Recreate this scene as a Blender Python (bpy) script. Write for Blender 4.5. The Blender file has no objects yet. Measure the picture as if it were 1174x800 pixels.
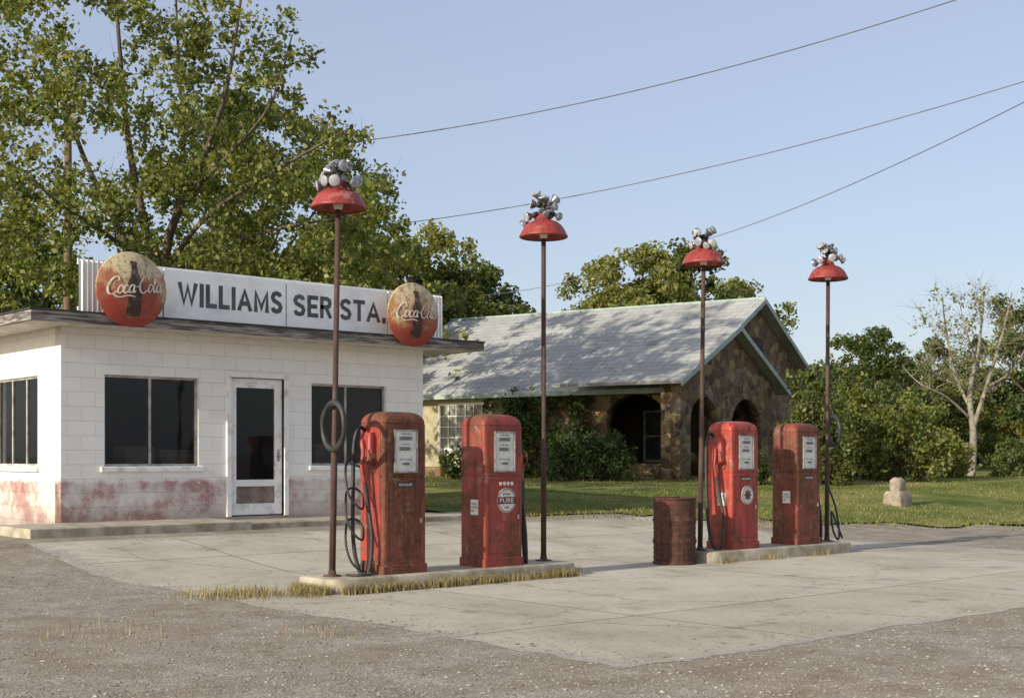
import bpy, bmesh, math, random
import numpy as np
from mathutils import Vector, Matrix
random.seed(7); RNG=np.random.default_rng(7)
S=bpy.context.scene
COL=S.collection
# ------------------------------------------------------------------ frame helpers
CA,CB,CZ=-7.83,-10.69,1.3
def c2w(X,Y): return (CA+.752*X+.659*Y, CB-.659*X+.752*Y)
def P(x,y,d):
    X=(x-587)/1500*d; a,b=c2w(X,d); return Vector((a,b,CZ+(524-y)*d/1500))
def ss(t):
    t=max(0,min(1,t)); return t*t*(3-2*t)
def gz(a,b): return .28*ss((b-1.5)/4.0)+.37*ss((a*.6+b-12)/14)
# ------------------------------------------------------------------ material helpers
def nmat(name):
    m=bpy.data.materials.new(name); m.use_nodes=True
    nt=m.node_tree; b=nt.nodes['Principled BSDF']; return m,nt,b
def N(nt,t,**k):
    n=nt.nodes.new(t)
    for kk,v in k.items():
        if kk.startswith('i_'):
            n.inputs[kk[2:].replace('_',' ')].default_value=v
        else: setattr(n,kk,v)
    return n
def L(nt,a,b): nt.links.new(a,b)
def c4(c): return (c[0],c[1],c[2],1)
def coords(nt,scale=(1,1,1)):
    tc=N(nt,'ShaderNodeTexCoord'); mp=N(nt,'ShaderNodeMapping'); mp.inputs['Scale'].default_value=scale
    L(nt,tc.outputs['Object'],mp.inputs['Vector']); return mp.outputs[0]
def noise(nt,vec,scale,detail=4,rough=.6):
    n=N(nt,'ShaderNodeTexNoise'); n.inputs['Scale'].default_value=scale; n.inputs['Detail'].default_value=detail; n.inputs['Roughness'].default_value=rough
    L(nt,vec,n.inputs['Vector']); return n.outputs['Fac']
def ramp(nt,fac,stops):
    r=N(nt,'ShaderNodeValToRGB'); e=r.color_ramp.elements
    while len(e)<len(stops): e.new(.5)
    for i,(p,c) in enumerate(stops): e[i].position=p; e[i].color=c4(c)
    L(nt,fac,r.inputs[0]); return r.outputs[0]
def mix(nt,f,a,b,mode='MIX'):
    m=N(nt,'ShaderNodeMix',data_type='RGBA',blend_type=mode)
    if isinstance(f,(int,float)): m.inputs[0].default_value=f
    else: L(nt,f,m.inputs[0])
    for v,i in ((a,6),(b,7)):
        if isinstance(v,(tuple,list)): m.inputs[i].default_value=c4(v)
        else: L(nt,v,m.inputs[i])
    return m.outputs[2]
def math_(nt,op,a,b=None,clamp=False):
    m=N(nt,'ShaderNodeMath',operation=op); m.use_clamp=clamp
    for v,i in ((a,0),(b,1)):
        if v is None: continue
        if isinstance(v,(int,float)): m.inputs[i].default_value=v
        else: L(nt,v,m.inputs[i])
    return m.outputs[0]
def bump(nt,h,bsdf,strength=.3,dist=.02):
    b=N(nt,'ShaderNodeBump'); b.inputs['Strength'].default_value=strength; b.inputs['Distance'].default_value=dist
    L(nt,h,b.inputs['Height']); L(nt,b.outputs[0],bsdf.inputs['Normal'])
def simple(name,c1,c2=None,scale=6,rough=.7,metal=0,bmp=.15,lo=.35,hi=.65,spec=.5,stretch=(1,1,1)):
    m,nt,b=nmat(name); v=coords(nt,stretch); f=noise(nt,v,scale,6)
    c2=c2 or tuple(x*.6 for x in c1)
    L(nt,ramp(nt,f,[(lo,c1),(hi,c2)]),b.inputs['Base Color'])
    b.inputs['Roughness'].default_value=rough; b.inputs['Metallic'].default_value=metal
    b.inputs['Specular IOR Level'].default_value=spec
    if bmp: bump(nt,noise(nt,v,scale*5,4),b,bmp,.01)
    return m
def sep(nt,vec):
    s=N(nt,'ShaderNodeSeparateXYZ'); L(nt,vec,s.inputs[0]); return s.outputs
def comb(nt,x,y,z=0):
    c=N(nt,'ShaderNodeCombineXYZ')
    for v,i in ((x,0),(y,1),(z,2)):
        if isinstance(v,(int,float)): c.inputs[i].default_value=v
        else: L(nt,v,c.inputs[i])
    return c.outputs[0]

def rust_paint(name,paint,amount=.5,rough=.45,white=0,rust=((.085,.03,.016),(.17,.063,.03),(.28,.125,.062))):
    m,nt,b=nmat(name); v=coords(nt)
    oi=N(nt,'ShaderNodeObjectInfo')
    ad=N(nt,'ShaderNodeVectorMath',operation='ADD'); L(nt,v,ad.inputs[0])
    L(nt,comb(nt,math_(nt,'MULTIPLY',oi.outputs['Random'],17.0),0,0),ad.inputs[1]); v=ad.outputs[0]
    n1=noise(nt,v,2.6,9,.72); n2=noise(nt,v,14,6,.7)
    f=math_(nt,'ADD',math_(nt,'MULTIPLY',n1,.7),math_(nt,'MULTIPLY',n2,.3))
    fr=ramp(nt,f,[(.5-.3*(amount-.35),(0,0,0)),(.57-.3*(amount-.35),(1,1,1))])
    rc=ramp(nt,n2,[(.3,rust[0]),(.55,rust[1]),(.75,rust[2])])
    pc=ramp(nt,noise(nt,v,3.5,5),[(.35,tuple(x*.68 for x in paint)),(.65,paint)])
    col=mix(nt,fr,pc,rc)
    vs=N(nt,'ShaderNodeMapping'); vs.inputs['Scale'].default_value=(22,22,1.3); L(nt,v,vs.inputs[0])
    st=ramp(nt,noise(nt,vs.outputs[0],1,4),[(.45,(1,1,1)),(.7,(.46,.40,.36))])
    col=mix(nt,.85,col,st,'MULTIPLY')
    if white:
        wf=ramp(nt,noise(nt,v,5,7,.7),[(.57,(0,0,0)),(.66,(white,)*3)]); col=mix(nt,wf,col,(.50,.30,.24))
    L(nt,col,b.inputs['Base Color'])
    L(nt,ramp(nt,fr,[(0,(rough,)*3),(1,(.85,)*3)]),b.inputs['Roughness'])
    bump(nt,f,b,.25,.01); return m

# ------------------------------------------------------------------ geometry helpers
def mobj(name,verts,faces,mat=None,parent=None,loc=(0,0,0),smooth=False,label=None):
    me=bpy.data.meshes.new(name); me.from_pydata([tuple(v) for v in verts],[],faces); me.update()
    if smooth: me.polygons.foreach_set('use_smooth',[True]*len(me.polygons))
    if mat: me.materials.append(mat)
    o=bpy.data.objects.new(name,me); COL.objects.link(o); o.location=loc
    if parent: o.parent=parent
    if label: o['label']=label
    return o
def meta(o,label=None,cat=None,group=None,kind=None):
    if label:o['label']=label
    if cat:o['category']=cat
    if group:o['group']=group
    if kind:o['kind']=kind
    return o
def thing(name,label,cat,loc=(0,0,0),rz=0,group=None):
    e=bpy.data.objects.new(name,None); COL.objects.link(e); e.location=loc; e.rotation_euler=(0,0,rz); e.empty_display_size=.2
    return meta(e,label,cat,group)
class G:
    """mesh accumulator"""
    def __init__(s): s.v=[];s.f=[]
    def add(s,v,f):
        n=len(s.v); s.v+= [tuple(x) for x in v]; s.f+=[tuple(i+n for i in q) for q in f]; return s
    def box(s,x0,x1,y0,y1,z0,z1,M=None):
        v=[Vector(p) for p in ((x0,y0,z0),(x1,y0,z0),(x1,y1,z0),(x0,y1,z0),(x0,y0,z1),(x1,y0,z1),(x1,y1,z1),(x0,y1,z1))]
        if M: v=[M@p for p in v]
        return s.add(v,[(0,3,2,1),(4,5,6,7),(0,1,5,4),(1,2,6,5),(2,3,7,6),(3,0,4,7)])
    def lathe(s,prof,seg=24,M=None,cap=True):
        v=[];f=[]
        for r,z in prof:
            for i in range(seg):
                t=2*math.pi*i/seg; v.append(Vector((r*math.cos(t),r*math.sin(t),z)))
        for k in range(len(prof)-1):
            for i in range(seg):
                j=(i+1)%seg; f.append((k*seg+i,k*seg+j,(k+1)*seg+j,(k+1)*seg+i))
        if cap:
            f.append(tuple(range(seg-1,-1,-1))); f.append(tuple((len(prof)-1)*seg+i for i in range(seg)))
        if M: v=[M@p for p in v]
        return s.add(v,f)
    def tube(s,pts,rad,seg=8):
        pts=[Vector(p) for p in pts]; n=len(pts); v=[];f=[]
        rads=rad if isinstance(rad,(list,tuple)) else [rad]*n
        up=None
        for i,p in enumerate(pts):
            d=(pts[min(i+1,n-1)]-pts[max(i-1,0)]); 
            if d.length<1e-6: d=Vector((0,0,1))
            d.normalize()
            if up is None: up=Vector((0,0,1)) if abs(d.z)<.9 else Vector((1,0,0))
            a=d.cross(up); 
            if a.length<1e-4: a=d.cross(Vector((.3,1,.2)))
            a.normalize(); b=a.cross(d).normalized(); up=b
            for k in range(seg):
                t=2*math.pi*k/seg; v.append(p+(a*math.cos(t)+b*math.sin(t))*rads[i])
        for i in range(n-1):
            for k in range(seg):
                j=(k+1)%seg; f.append((i*seg+k,i*seg+j,(i+1)*seg+j,(i+1)*seg+k))
        f.append(tuple(range(seg-1,-1,-1))); f.append(tuple((n-1)*seg+i for i in range(seg)))
        return s.add(v,f)
    def loft(s,secs,q=5):
        """secs: (z,hx,hy,r) rounded rects"""
        v=[];f=[];m=4*(q+1)
        for z,hx,hy,r in secs:
            for cx,cy,a0 in ((1,1,0),(-1,1,90),(-1,-1,180),(1,-1,270)):
                for i in range(q+1):
                    t=math.radians(a0+90*i/q); v.append((cx*(hx-r)+r*math.cos(t),cy*(hy-r)+r*math.sin(t),z))
        for k in range(len(secs)-1):
            for i in range(m):
                j=(i+1)%m; f.append((k*m+i,k*m+j,(k+1)*m+j,(k+1)*m+i))
        f.append(tuple(range(m-1,-1,-1))); f.append(tuple((len(secs)-1)*m+i for i in range(m)))
        return s.add(v,f)
    def obj(s,name,mat=None,parent=None,loc=(0,0,0),smooth=False,label=None,bevel=0):
        o=mobj(name,s.v,s.f,mat,parent,loc,smooth,label)
        if bevel:
            m=o.modifiers.new('b','BEVEL'); m.width=bevel; m.segments=2; m.limit_method='ANGLE'
        return o
def autosmooth(o,ang=35):
    me=o.data; bm=bmesh.new(); bm.from_mesh(me)
    for f in bm.faces: f.smooth=True
    for e in bm.edges:
        if len(e.link_faces)==2 and e.calc_face_angle(0)>math.radians(ang): e.smooth=False
    bm.to_mesh(me); bm.free(); return o
def crom(pts,n=8):
    pts=[Vector(p) for p in pts]; out=[]; q=[pts[0]]+pts+[pts[-1]]
    for i in range(1,len(q)-2):
        p0,p1,p2,p3=q[i-1:i+3]
        for k in range(n):
            t=k/n; out.append(.5*((2*p1)+(p2-p0)*t+(2*p0-5*p1+4*p2-p3)*t*t+(3*p1-p0-3*p2+p3)*t**3))
    out.append(pts[-1]); return out
def conv(cu):
    o=bpy.data.objects.new('tmp',cu); COL.objects.link(o); bpy.context.view_layer.update()
    dg=bpy.context.evaluated_depsgraph_get(); me=bpy.data.meshes.new_from_object(o.evaluated_get(dg))
    bpy.data.objects.remove(o); return me
def text_part(name,body,w,h,mat,parent,loc,face='-y',bold=0,depth=.002,label=None,align='C'):
    cu=bpy.data.curves.new('t','FONT'); cu.body=body; cu.size=1; cu.offset=bold; cu.extrude=.001
    me=conv(cu); co=np.array([v.co[:] for v in me.vertices])
    mn=co.min(0);mx=co.max(0); sx=w/(mx[0]-mn[0]); sy=h/(mx[1]-mn[1])
    for v in me.vertices:
        x=(v.co.x-(mn[0]+mx[0])/2)*sx; y=(v.co.y-(mn[1]+mx[1])/2)*sy; z=v.co.z*depth/.001
        if face=='-y': v.co=(x,-z,y)
        elif face=='-x': v.co=(-z,-x,y)
        elif face=='+y': v.co=(-x,z,y)
    me.materials.clear(); me.materials.append(mat); me.name=name
    o=bpy.data.objects.new(name,me); COL.objects.link(o); o.location=loc; o.parent=parent
    if label:o['label']=label
    return o
LET={'W':(1.0,[[(0,1),(.25,0),(.5,.9),(.75,0),(1,1)]]),'I':(0,[[(0,1),(0,0)]]),'L':(.46,[[(0,1),(0,0),(.46,0)]]),
'A':(.72,[[(0,0),(.36,1),(.72,0)],[(.14,.28),(.58,.28)]]),'M':(.78,[[(0,0),(0,1),(.39,.12),(.78,1),(.78,0)]]),
'S':(.56,[[(.54,.82),(.47,.95),(.28,1),(.08,.93),(.0,.76),(.08,.60),(.28,.51),(.48,.42),(.56,.25),(.48,.06),(.28,0),(.07,.05),(0,.20)]]),
'E':(.48,[[(.48,1),(0,1),(0,0),(.48,0)],[(0,.5),(.40,.5)]]),'R':(.56,[[(0,0),(0,1),(.33,1),(.50,.92),(.54,.76),(.50,.60),(.33,.52),(0,.52)],[(.28,.50),(.54,0)]]),
'T':(.58,[[(0,1),(.58,1)],[(.29,1),(.29,0)]]),'.':(.06,[[(.03,.085),(.03,-.0)]])}
def block_letters(name,body,x0,x1,z0,z1,t,mat,parent,y,gap=.30):
    ws=[LET[c][0] for c in body]; tot=sum(ws)+gap*(len(body)-1)
    H=(z1-z0-t); sx=(x1-x0-t)/tot; cx=x0+t/2; V=[];F=[]; k=0
    for c,w in zip(body,ws):
        for st in LET[c][1]:
            tt=t*(1.1 if c=='.' else 1)
            p=[Vector((cx+u*sx,z0+t/2+v*H)) for u,v in st]; n=len(p)
            d=(p[0]-p[1]).normalized(); 
            if c!='S': p[0]=p[0]+d*t*.5; d=(p[-1]-p[-2]).normalized(); p[-1]=p[-1]+d*t*.5
            L_=[];R_=[]
            for i in range(n):
                if i==0: d=(p[1]-p[0]).normalized(); m=Vector((-d.y,d.x)); s=1
                elif i==n-1: d=(p[-1]-p[-2]).normalized(); m=Vector((-d.y,d.x)); s=1
                else:
                    d1=(p[i]-p[i-1]).normalized(); d2=(p[i+1]-p[i]).normalized(); n1=Vector((-d1.y,d1.x)); n2=Vector((-d2.y,d2.x)); m=(n1+n2).normalized(); s=min(1/max(.3,m.dot(n1)),1.9)
                L_.append(p[i]+m*s*tt/2); R_.append(p[i]-m*s*tt/2)
            b=len(V); yy=y-.0006*(k%3); k+=1
            for a_,b_ in zip(L_,R_):
                for q in (a_,b_): V.append((q.x,yy,max(z0-.002,min(z1+.002,q.y))))
            for i in range(n-1): F.append((b+2*i,b+2*i+2,b+2*i+3,b+2*i+1))
        cx+=(w+gap)*sx
    return mobj(name,V,F,mat,parent)
def wallhole(name,outline,holes,th,mat,parent,loc=(0,0,0),axis='y'):
    cu=bpy.data.curves.new('w','CURVE'); cu.dimensions='2D'; cu.fill_mode='BOTH'; cu.extrude=th/2
    for pl in [outline]+holes:
        sp=cu.splines.new('POLY'); sp.points.add(len(pl)-1); sp.use_cyclic_u=True
        for i,(u,z) in enumerate(pl): sp.points[i].co=(u,z,0,1)
    me=conv(cu)
    for v in me.vertices:
        u,z,t=v.co; 
        v.co=(u,t+th/2,z) if axis=='y' else (t+th/2,u,z)
    bm=bmesh.new(); bm.from_mesh(me); bmesh.ops.remove_doubles(bm,verts=bm.verts,dist=1e-4); bmesh.ops.recalc_face_normals(bm,faces=bm.faces); bm.to_mesh(me); bm.free()
    me.materials.clear(); me.materials.append(mat); me.name=name
    o=bpy.data.objects.new(name,me); COL.objects.link(o); o.location=loc; o.parent=parent; return o
def rect(u0,u1,z0,z1): return [(u0,z0),(u1,z0),(u1,z1),(u0,z1)]
def archp(u0,u1,z0,z1,n=12):
    r=(u1-u0)/2; c=(u0+u1)/2; rise=min(r*.75,z1-z0); zs=z1-rise
    return [(u0,z0),(u1,z0)]+[(c+r*math.cos(math.pi*i/n),zs+rise*math.sin(math.pi*i/n)) for i in range(n+1)]

# ------------------------------------------------------------------ materials
def m_block():
    m,nt,b=nmat('painted_block'); v=coords(nt); x,y,z=sep(nt,v)
    u=math_(nt,'ADD',x,y); vv=comb(nt,u,z,0)
    br=N(nt,'ShaderNodeTexBrick'); L(nt,vv,br.inputs['Vector']); br.inputs['Scale'].default_value=1
    br.inputs['Brick Width'].default_value=.4; br.inputs['Row Height'].default_value=.2; br.inputs['Mortar Size'].default_value=.005; br.inputs['Mortar Smooth'].default_value=.6
    br.inputs['Color1'].default_value=(1,1,1,1); br.inputs['Color2'].default_value=(.95,.95,.95,1); br.inputs['Mortar'].default_value=(.74,.72,.70,1)
    n=noise(nt,v,1.6,8,.7); n2=noise(nt,v,9,6,.7); n3=noise(nt,v,3.4,8,.75)
    white=ramp(nt,n,[(.3,(.92,.90,.85)),(.7,(.87,.84,.78))])
    sp=ramp(nt,noise(nt,v,3.2,9,.75),[(.61,(0,0,0)),(.73,(.35,.35,.35))])
    white=mix(nt,sp,white,(.60,.54,.46))
    dz=math_(nt,'ADD',z,math_(nt,'MULTIPLY',math_(nt,'SUBTRACT',n2,.5),.2))
    dado=N(nt,'ShaderNodeMapRange'); dado.inputs['From Min'].default_value=1.0; dado.inputs['From Max'].default_value=.93; L(nt,dz,dado.inputs['Value'])
    big=math_(nt,'ADD',math_(nt,'MULTIPLY',noise(nt,v,.9,4),.5),math_(nt,'MULTIPLY',n3,.35)); big=math_(nt,'ADD',big,math_(nt,'MULTIPLY',n2,.15))
    red=ramp(nt,big,[(.40,(.30,.11,.09)),(.46,(.44,.25,.21)),(.505,(.62,.53,.47)),(.57,(.74,.68,.61)),(.64,(.46,.38,.32))])
    col=mix(nt,math_(nt,'MULTIPLY',dado.outputs[0],.92),white,red)
    col=mix(nt,1,col,br.outputs['Color'],'MULTIPLY')
    gr=N(nt,'ShaderNodeMapRange'); gr.inputs['From Min'].default_value=.66; gr.inputs['From Max'].default_value=.38; gr.inputs['To Max'].default_value=.55; L(nt,dz,gr.inputs['Value'])
    col=mix(nt,gr.outputs[0],col,(.22,.17,.14))
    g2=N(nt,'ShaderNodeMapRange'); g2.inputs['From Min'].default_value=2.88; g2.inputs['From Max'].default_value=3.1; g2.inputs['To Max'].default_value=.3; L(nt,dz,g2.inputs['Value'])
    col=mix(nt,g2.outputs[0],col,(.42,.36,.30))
    L(nt,col,b.inputs['Base Color']); b.inputs['Roughness'].default_value=.75
    h=math_(nt,'ADD',math_(nt,'MULTIPLY',br.outputs['Fac'],-1.0),math_(nt,'MULTIPLY',noise(nt,v,40,3),.25))
    bump(nt,h,b,.5,.008); return m
M_block=m_block()
M_white=simple('weathered_white_paint',(.88,.86,.82),(.50,.44,.38),6,.6,lo=.50,hi=.74)
M_sign=simple('sign_white_enamel',(.90,.90,.87),(.72,.70,.66),2.2,.4,lo=.45,hi=.75,bmp=.05)
M_fascia=simple('weathered_fascia',(.09,.077,.068),(.38,.34,.29),5,.9,lo=.44,hi=.64,bmp=.4,stretch=(.5,.5,7))
M_soffit=simple('soffit_wood',(.70,.66,.60),(.44,.39,.33),5,.8)
M_tar=simple('tar_roof',(.06,.058,.055),(.12,.11,.1),4,.95)
M_black=simple('black_paint',(.02,.02,.022),(.04,.04,.04),8,.5)
M_wire=simple('grey_wire',(.10,.10,.11),(.14,.14,.14),2,.6,bmp=0)
M_rubber=simple('black_rubber',(.018,.018,.018),(.04,.038,.036),12,.55)
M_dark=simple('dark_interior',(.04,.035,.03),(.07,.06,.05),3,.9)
M_chrome=simple('dull_chrome',(.50,.49,.47),(.26,.22,.19),14,.4,metal=.85,bmp=.05)
M_bulb=simple('silvered_lamp_glass',(.50,.51,.53),(.16,.16,.17),11,.28,metal=.85,bmp=.03)
M_bulbf=simple('lamp_lens_glass',(.42,.43,.43),(.22,.22,.22),16,.12,bmp=.03)
M_dialw=simple('dial_enamel_white',(.80,.78,.72),(.58,.54,.47),9,.35,bmp=.03)
M_dialp=simple('dial_panel_grey',(.30,.30,.28),(.2,.19,.17),9,.35,bmp=.03)
M_text=simple('dark_grey_lettering',(.050,.058,.055),(.10,.108,.102),5,.6,bmp=0)
M_textw=simple('white_lettering',(.78,.75,.70),(.62,.56,.5),6,.6,bmp=0)
M_script=simple('faded_script_paint',(.72,.64,.54),(.45,.30,.20),11,.6,bmp=0,lo=.45,hi=.68)
M_redem=simple('dark_red_enamel',(.16,.025,.025),(.10,.025,.025),6,.5,bmp=0)
M_pumpred=rust_paint('pump_red_paint',(.46,.055,.036),.34,white=.3)
M_pumpface=rust_paint('pump_dull_red_paint',(.36,.050,.034),.42,white=.35)
M_pumprust=rust_paint('pump_rusted_paint',(.30,.052,.034),.62,white=.35)
M_nozzle=simple('red_nozzle_paint',(.42,.05,.035),(.22,.04,.03),12,.45)
M_shade=rust_paint('lamp_shade_red',(.36,.05,.04),.22,.45,white=.4)
M_pole=rust_paint('rusty_pole_paint',(.10,.065,.05),.6,.7,rust=((.05,.028,.02),(.09,.05,.035),(.14,.085,.06)))
M_barrel=rust_paint('barrel_rust',(.15,.03,.022),.65,.75,rust=((.03,.014,.010),(.08,.032,.018),(.16,.07,.035)))
def m_glass():
    m,nt,b=nmat('dark_window_glass'); v=coords(nt)
    b.inputs['Base Color'].default_value=(.012,.013,.014,1); b.inputs['IOR'].default_value=1.6
    L(nt,ramp(nt,noise(nt,v,3,5),[(.4,(.02,)*3),(.7,(.10,)*3)]),b.inputs['Roughness'])
    bump(nt,noise(nt,v,1.2,2),b,.06,.05)
    tr=N(nt,'ShaderNodeBsdfTransparent'); tr.inputs[0].default_value=(.85,.87,.85,1); mx=N(nt,'ShaderNodeMixShader'); mx.inputs[0].default_value=.6
    out=nt.nodes['Material Output']; L(nt,b.outputs[0],mx.inputs[1]); L(nt,tr.outputs[0],mx.inputs[2]); L(nt,mx.outputs[0],out.inputs[0])
    return m
M_glass=m_glass()
def m_stone():
    m,nt,b=nmat('fieldstone_wall'); v=coords(nt,(1,1,1.35))
    vo=N(nt,'ShaderNodeTexVoronoi'); vo.inputs['Scale'].default_value=3.0; vo.inputs['Randomness'].default_value=.95
    n=noise(nt,v,3,3); ad=N(nt,'ShaderNodeVectorMath',operation='ADD'); L(nt,v,ad.inputs[0]); L(nt,comb(nt,math_(nt,'MULTIPLY',n,.25),math_(nt,'MULTIPLY',n,.2),math_(nt,'MULTIPLY',n,.25)),ad.inputs[1])
    L(nt,ad.outputs[0],vo.inputs['Vector'])
    x=sep(nt,vo.outputs['Color'])[0]
    col=ramp(nt,x,[(0,(.045,.03,.018)),(.25,(.21,.13,.055)),(.5,(.085,.06,.035)),(.7,(.36,.25,.115)),(.85,(.13,.06,.03)),(1,(.30,.25,.18))])
    col=mix(nt,.5,col,ramp(nt,noise(nt,v,14,5),[(.3,(.5,.5,.5)),(.7,(1,1,1))]),'MULTIPLY')
    ve=N(nt,'ShaderNodeTexVoronoi',feature='DISTANCE_TO_EDGE'); ve.inputs['Scale'].default_value=3.0; ve.inputs['Randomness'].default_value=.95; L(nt,ad.outputs[0],ve.inputs['Vector'])
    e=ramp(nt,ve.outputs['Distance'],[(.015,(1,1,1)),(.045,(0,0,0))])
    col=mix(nt,e,col,(.22,.18,.12)); L(nt,col,b.inputs['Base Color']); b.inputs['Roughness'].default_value=.9
    bump(nt,ramp(nt,ve.outputs['Distance'],[(0,(0,0,0)),(.12,(1,1,1))]),b,.6,.04); return m
M_stone=m_stone()
def m_shingle():
    m,nt,b=nmat('grey_shingle_roof'); v=coords(nt); x,y,z=sep(nt,v)
    br=N(nt,'ShaderNodeTexBrick'); L(nt,comb(nt,y,x,0),br.inputs['Vector']); br.inputs['Scale'].default_value=1
    br.inputs['Brick Width'].default_value=.55; br.inputs['Row Height'].default_value=.28; br.inputs['Mortar Size'].default_value=.015
    br.inputs['Color1'].default_value=(1,1,1,1); br.inputs['Color2'].default_value=(.86,.86,.86,1); br.inputs['Mortar'].default_value=(.62,.62,.62,1)
    col=ramp(nt,noise(nt,v,.7,7),[(.3,(.46,.455,.43)),(.6,(.38,.38,.35)),(.75,(.26,.26,.23))])
    col=mix(nt,1,col,br.outputs['Color'],'MULTIPLY'); L(nt,col,b.inputs['Base Color']); b.inputs['Roughness'].default_value=.9; b.inputs['Specular IOR Level'].default_value=.2
    bump(nt,math_(nt,'MULTIPLY',br.outputs['Fac'],-1.0),b,.4,.02); return m
M_shingle=m_shingle()
M_teal=simple('pale_green_trim',(.42,.50,.45),(.28,.33,.30),5,.7)
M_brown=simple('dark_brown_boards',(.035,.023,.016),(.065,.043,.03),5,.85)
M_siding=simple('cream_siding',(.46,.41,.27),(.32,.27,.16),4,.8)
def pebcolor(nt,v):
    vo=N(nt,'ShaderNodeTexVoronoi'); vo.inputs['Scale'].default_value=75; L(nt,v,vo.inputs['Vector'])
    g=sep(nt,vo.outputs['Color'])[0]
    return vo,ramp(nt,g,[(0,(.21,.185,.15)),(.4,(.345,.31,.26)),(.8,(.42,.385,.33)),(1,(.53,.495,.43))])
def m_gravel():
    m,nt,b=nmat('gravel_ground'); v=coords(nt)
    vo,peb=pebcolor(nt,v)
    big=noise(nt,v,.35,6,.65); med=noise(nt,v,2.1,7,.7)
    dirt=ramp(nt,noise(nt,v,25,6,.7),[(.3,(.26,.21,.15)),(.7,(.39,.335,.255))])
    f=ramp(nt,math_(nt,'ADD',math_(nt,'MULTIPLY',big,.55),math_(nt,'MULTIPLY',med,.45)),[(.42,(.1,.1,.1)),(.56,(.95,.95,.95))])
    col=mix(nt,f,dirt,peb)
    col=mix(nt,.85,col,ramp(nt,med,[(.32,(.62,.58,.53)),(.68,(1.08,1.07,1.04))]),'MULTIPLY')
    w=ramp(nt,math_(nt,'ADD',math_(nt,'MULTIPLY',noise(nt,v,.8,5),.7),math_(nt,'MULTIPLY',noise(nt,v,9,5),.3)),[(.58,(0,0,0)),(.67,(.6,.6,.6))])
    col=mix(nt,w,col,(.16,.14,.07))
    L(nt,col,b.inputs['Base Color']); b.inputs['Roughness'].default_value=.95; b.inputs['Specular IOR Level'].default_value=.15
    bump(nt,math_(nt,'ADD',math_(nt,'MULTIPLY',vo.outputs['Distance'],-.6),math_(nt,'MULTIPLY',noise(nt,v,6,6),1.6)),b,.6,.014); return m
M_gravel=m_gravel()
def m_conc():
    m,nt,b=nmat('old_concrete_slab'); v=coords(nt)
    n0=noise(nt,v,1.5,3)
    ad=N(nt,'ShaderNodeVectorMath',operation='ADD'); L(nt,v,ad.inputs[0]); L(nt,comb(nt,math_(nt,'MULTIPLY',n0,.05),math_(nt,'MULTIPLY',n0,.06),0),ad.inputs[1])
    br=N(nt,'ShaderNodeTexBrick'); br.offset=0; L(nt,ad.outputs[0],br.inputs['Vector']); br.inputs['Scale'].default_value=1
    br.inputs['Brick Width'].default_value=3.85; br.inputs['Row Height'].default_value=3.3; br.inputs['Mortar Size'].default_value=.012; br.inputs['Mortar Smooth'].default_value=.3
    br.inputs['Color1'].default_value=(1,1,1,1); br.inputs['Color2'].default_value=(.88,.87,.84,1); br.inputs['Mortar'].default_value=(.36,.31,.23,1)
    n1=noise(nt,v,.55,8,.68); n2=noise(nt,v,18,6,.75)
    col=ramp(nt,n1,[(.32,(.40,.35,.275)),(.5,(.53,.48,.385)),(.68,(.60,.55,.455))])
    col=mix(nt,.75,col,ramp(nt,n2,[(.3,(.72,.71,.68)),(.7,(1.06,1.06,1.05))]),'MULTIPLY')
    st=ramp(nt,noise(nt,v,1.3,8,.65),[(.56,(0,0,0)),(.74,(.6,.6,.6))]); col=mix(nt,st,col,(.20,.165,.13))
    od=N(nt,'ShaderNodeTexVoronoi'); od.inputs['Scale'].default_value=1.1; L(nt,ad.outputs[0],od.inputs['Vector'])
    oo=ramp(nt,math_(nt,'ADD',od.outputs['Distance'],math_(nt,'MULTIPLY',n2,.12)),[(.10,(.5,.5,.5)),(.20,(0,0,0))]); col=mix(nt,oo,col,(.13,.11,.09))
    col=mix(nt,1,col,br.outputs['Color'],'MULTIPLY')
    vc=N(nt,'ShaderNodeTexVoronoi',feature='DISTANCE_TO_EDGE'); vc.inputs['Scale'].default_value=.42
    a2=N(nt,'ShaderNodeVectorMath',operation='ADD'); L(nt,v,a2.inputs[0]); n3=noise(nt,v,2.2,7,.7); L(nt,comb(nt,math_(nt,'MULTIPLY',n3,.9),math_(nt,'MULTIPLY',n3,-.7),0),a2.inputs[1]); L(nt,a2.outputs[0],vc.inputs['Vector'])
    ck=ramp(nt,vc.outputs['Distance'],[(.002,(.6,.6,.6)),(.007,(0,0,0))]); col=mix(nt,ck,col,(.12,.10,.08))
    x,y,z=sep(nt,v)
    e=math_(nt,'MINIMUM',math_(nt,'ADD',x,1.95),math_(nt,'MULTIPLY',math_(nt,'ADD',y,5.1),1.9))
    e=math_(nt,'MINIMUM',e,math_(nt,'SUBTRACT',9.4,x)); e=math_(nt,'MINIMUM',e,math_(nt,'SUBTRACT',4.8,y))
    me_=math_(nt,'SUBTRACT',math_(nt,'ADD',math_(nt,'MULTIPLY',noise(nt,v,.9,9,.78),2.2),-.90),math_(nt,'MULTIPLY',e,1.2))
    ef=ramp(nt,me_,[(-.0,(0,0,0)),(.10,(.6,.6,.6)),(.30,(1,1,1))])
    vo,peb=pebcolor(nt,v); col=mix(nt,ef,col,peb)
    L(nt,col,b.inputs['Base Color']); b.inputs['Roughness'].default_value=.9; b.inputs['Specular IOR Level'].default_value=.2
    bump(nt,math_(nt,'SUBTRACT',n2,br.outputs['Fac']),b,.4,.01); return m
M_conc=m_conc()
M_island=simple('island_concrete',(.50,.44,.34),(.25,.205,.14),4,.92,bmp=.4)
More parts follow.
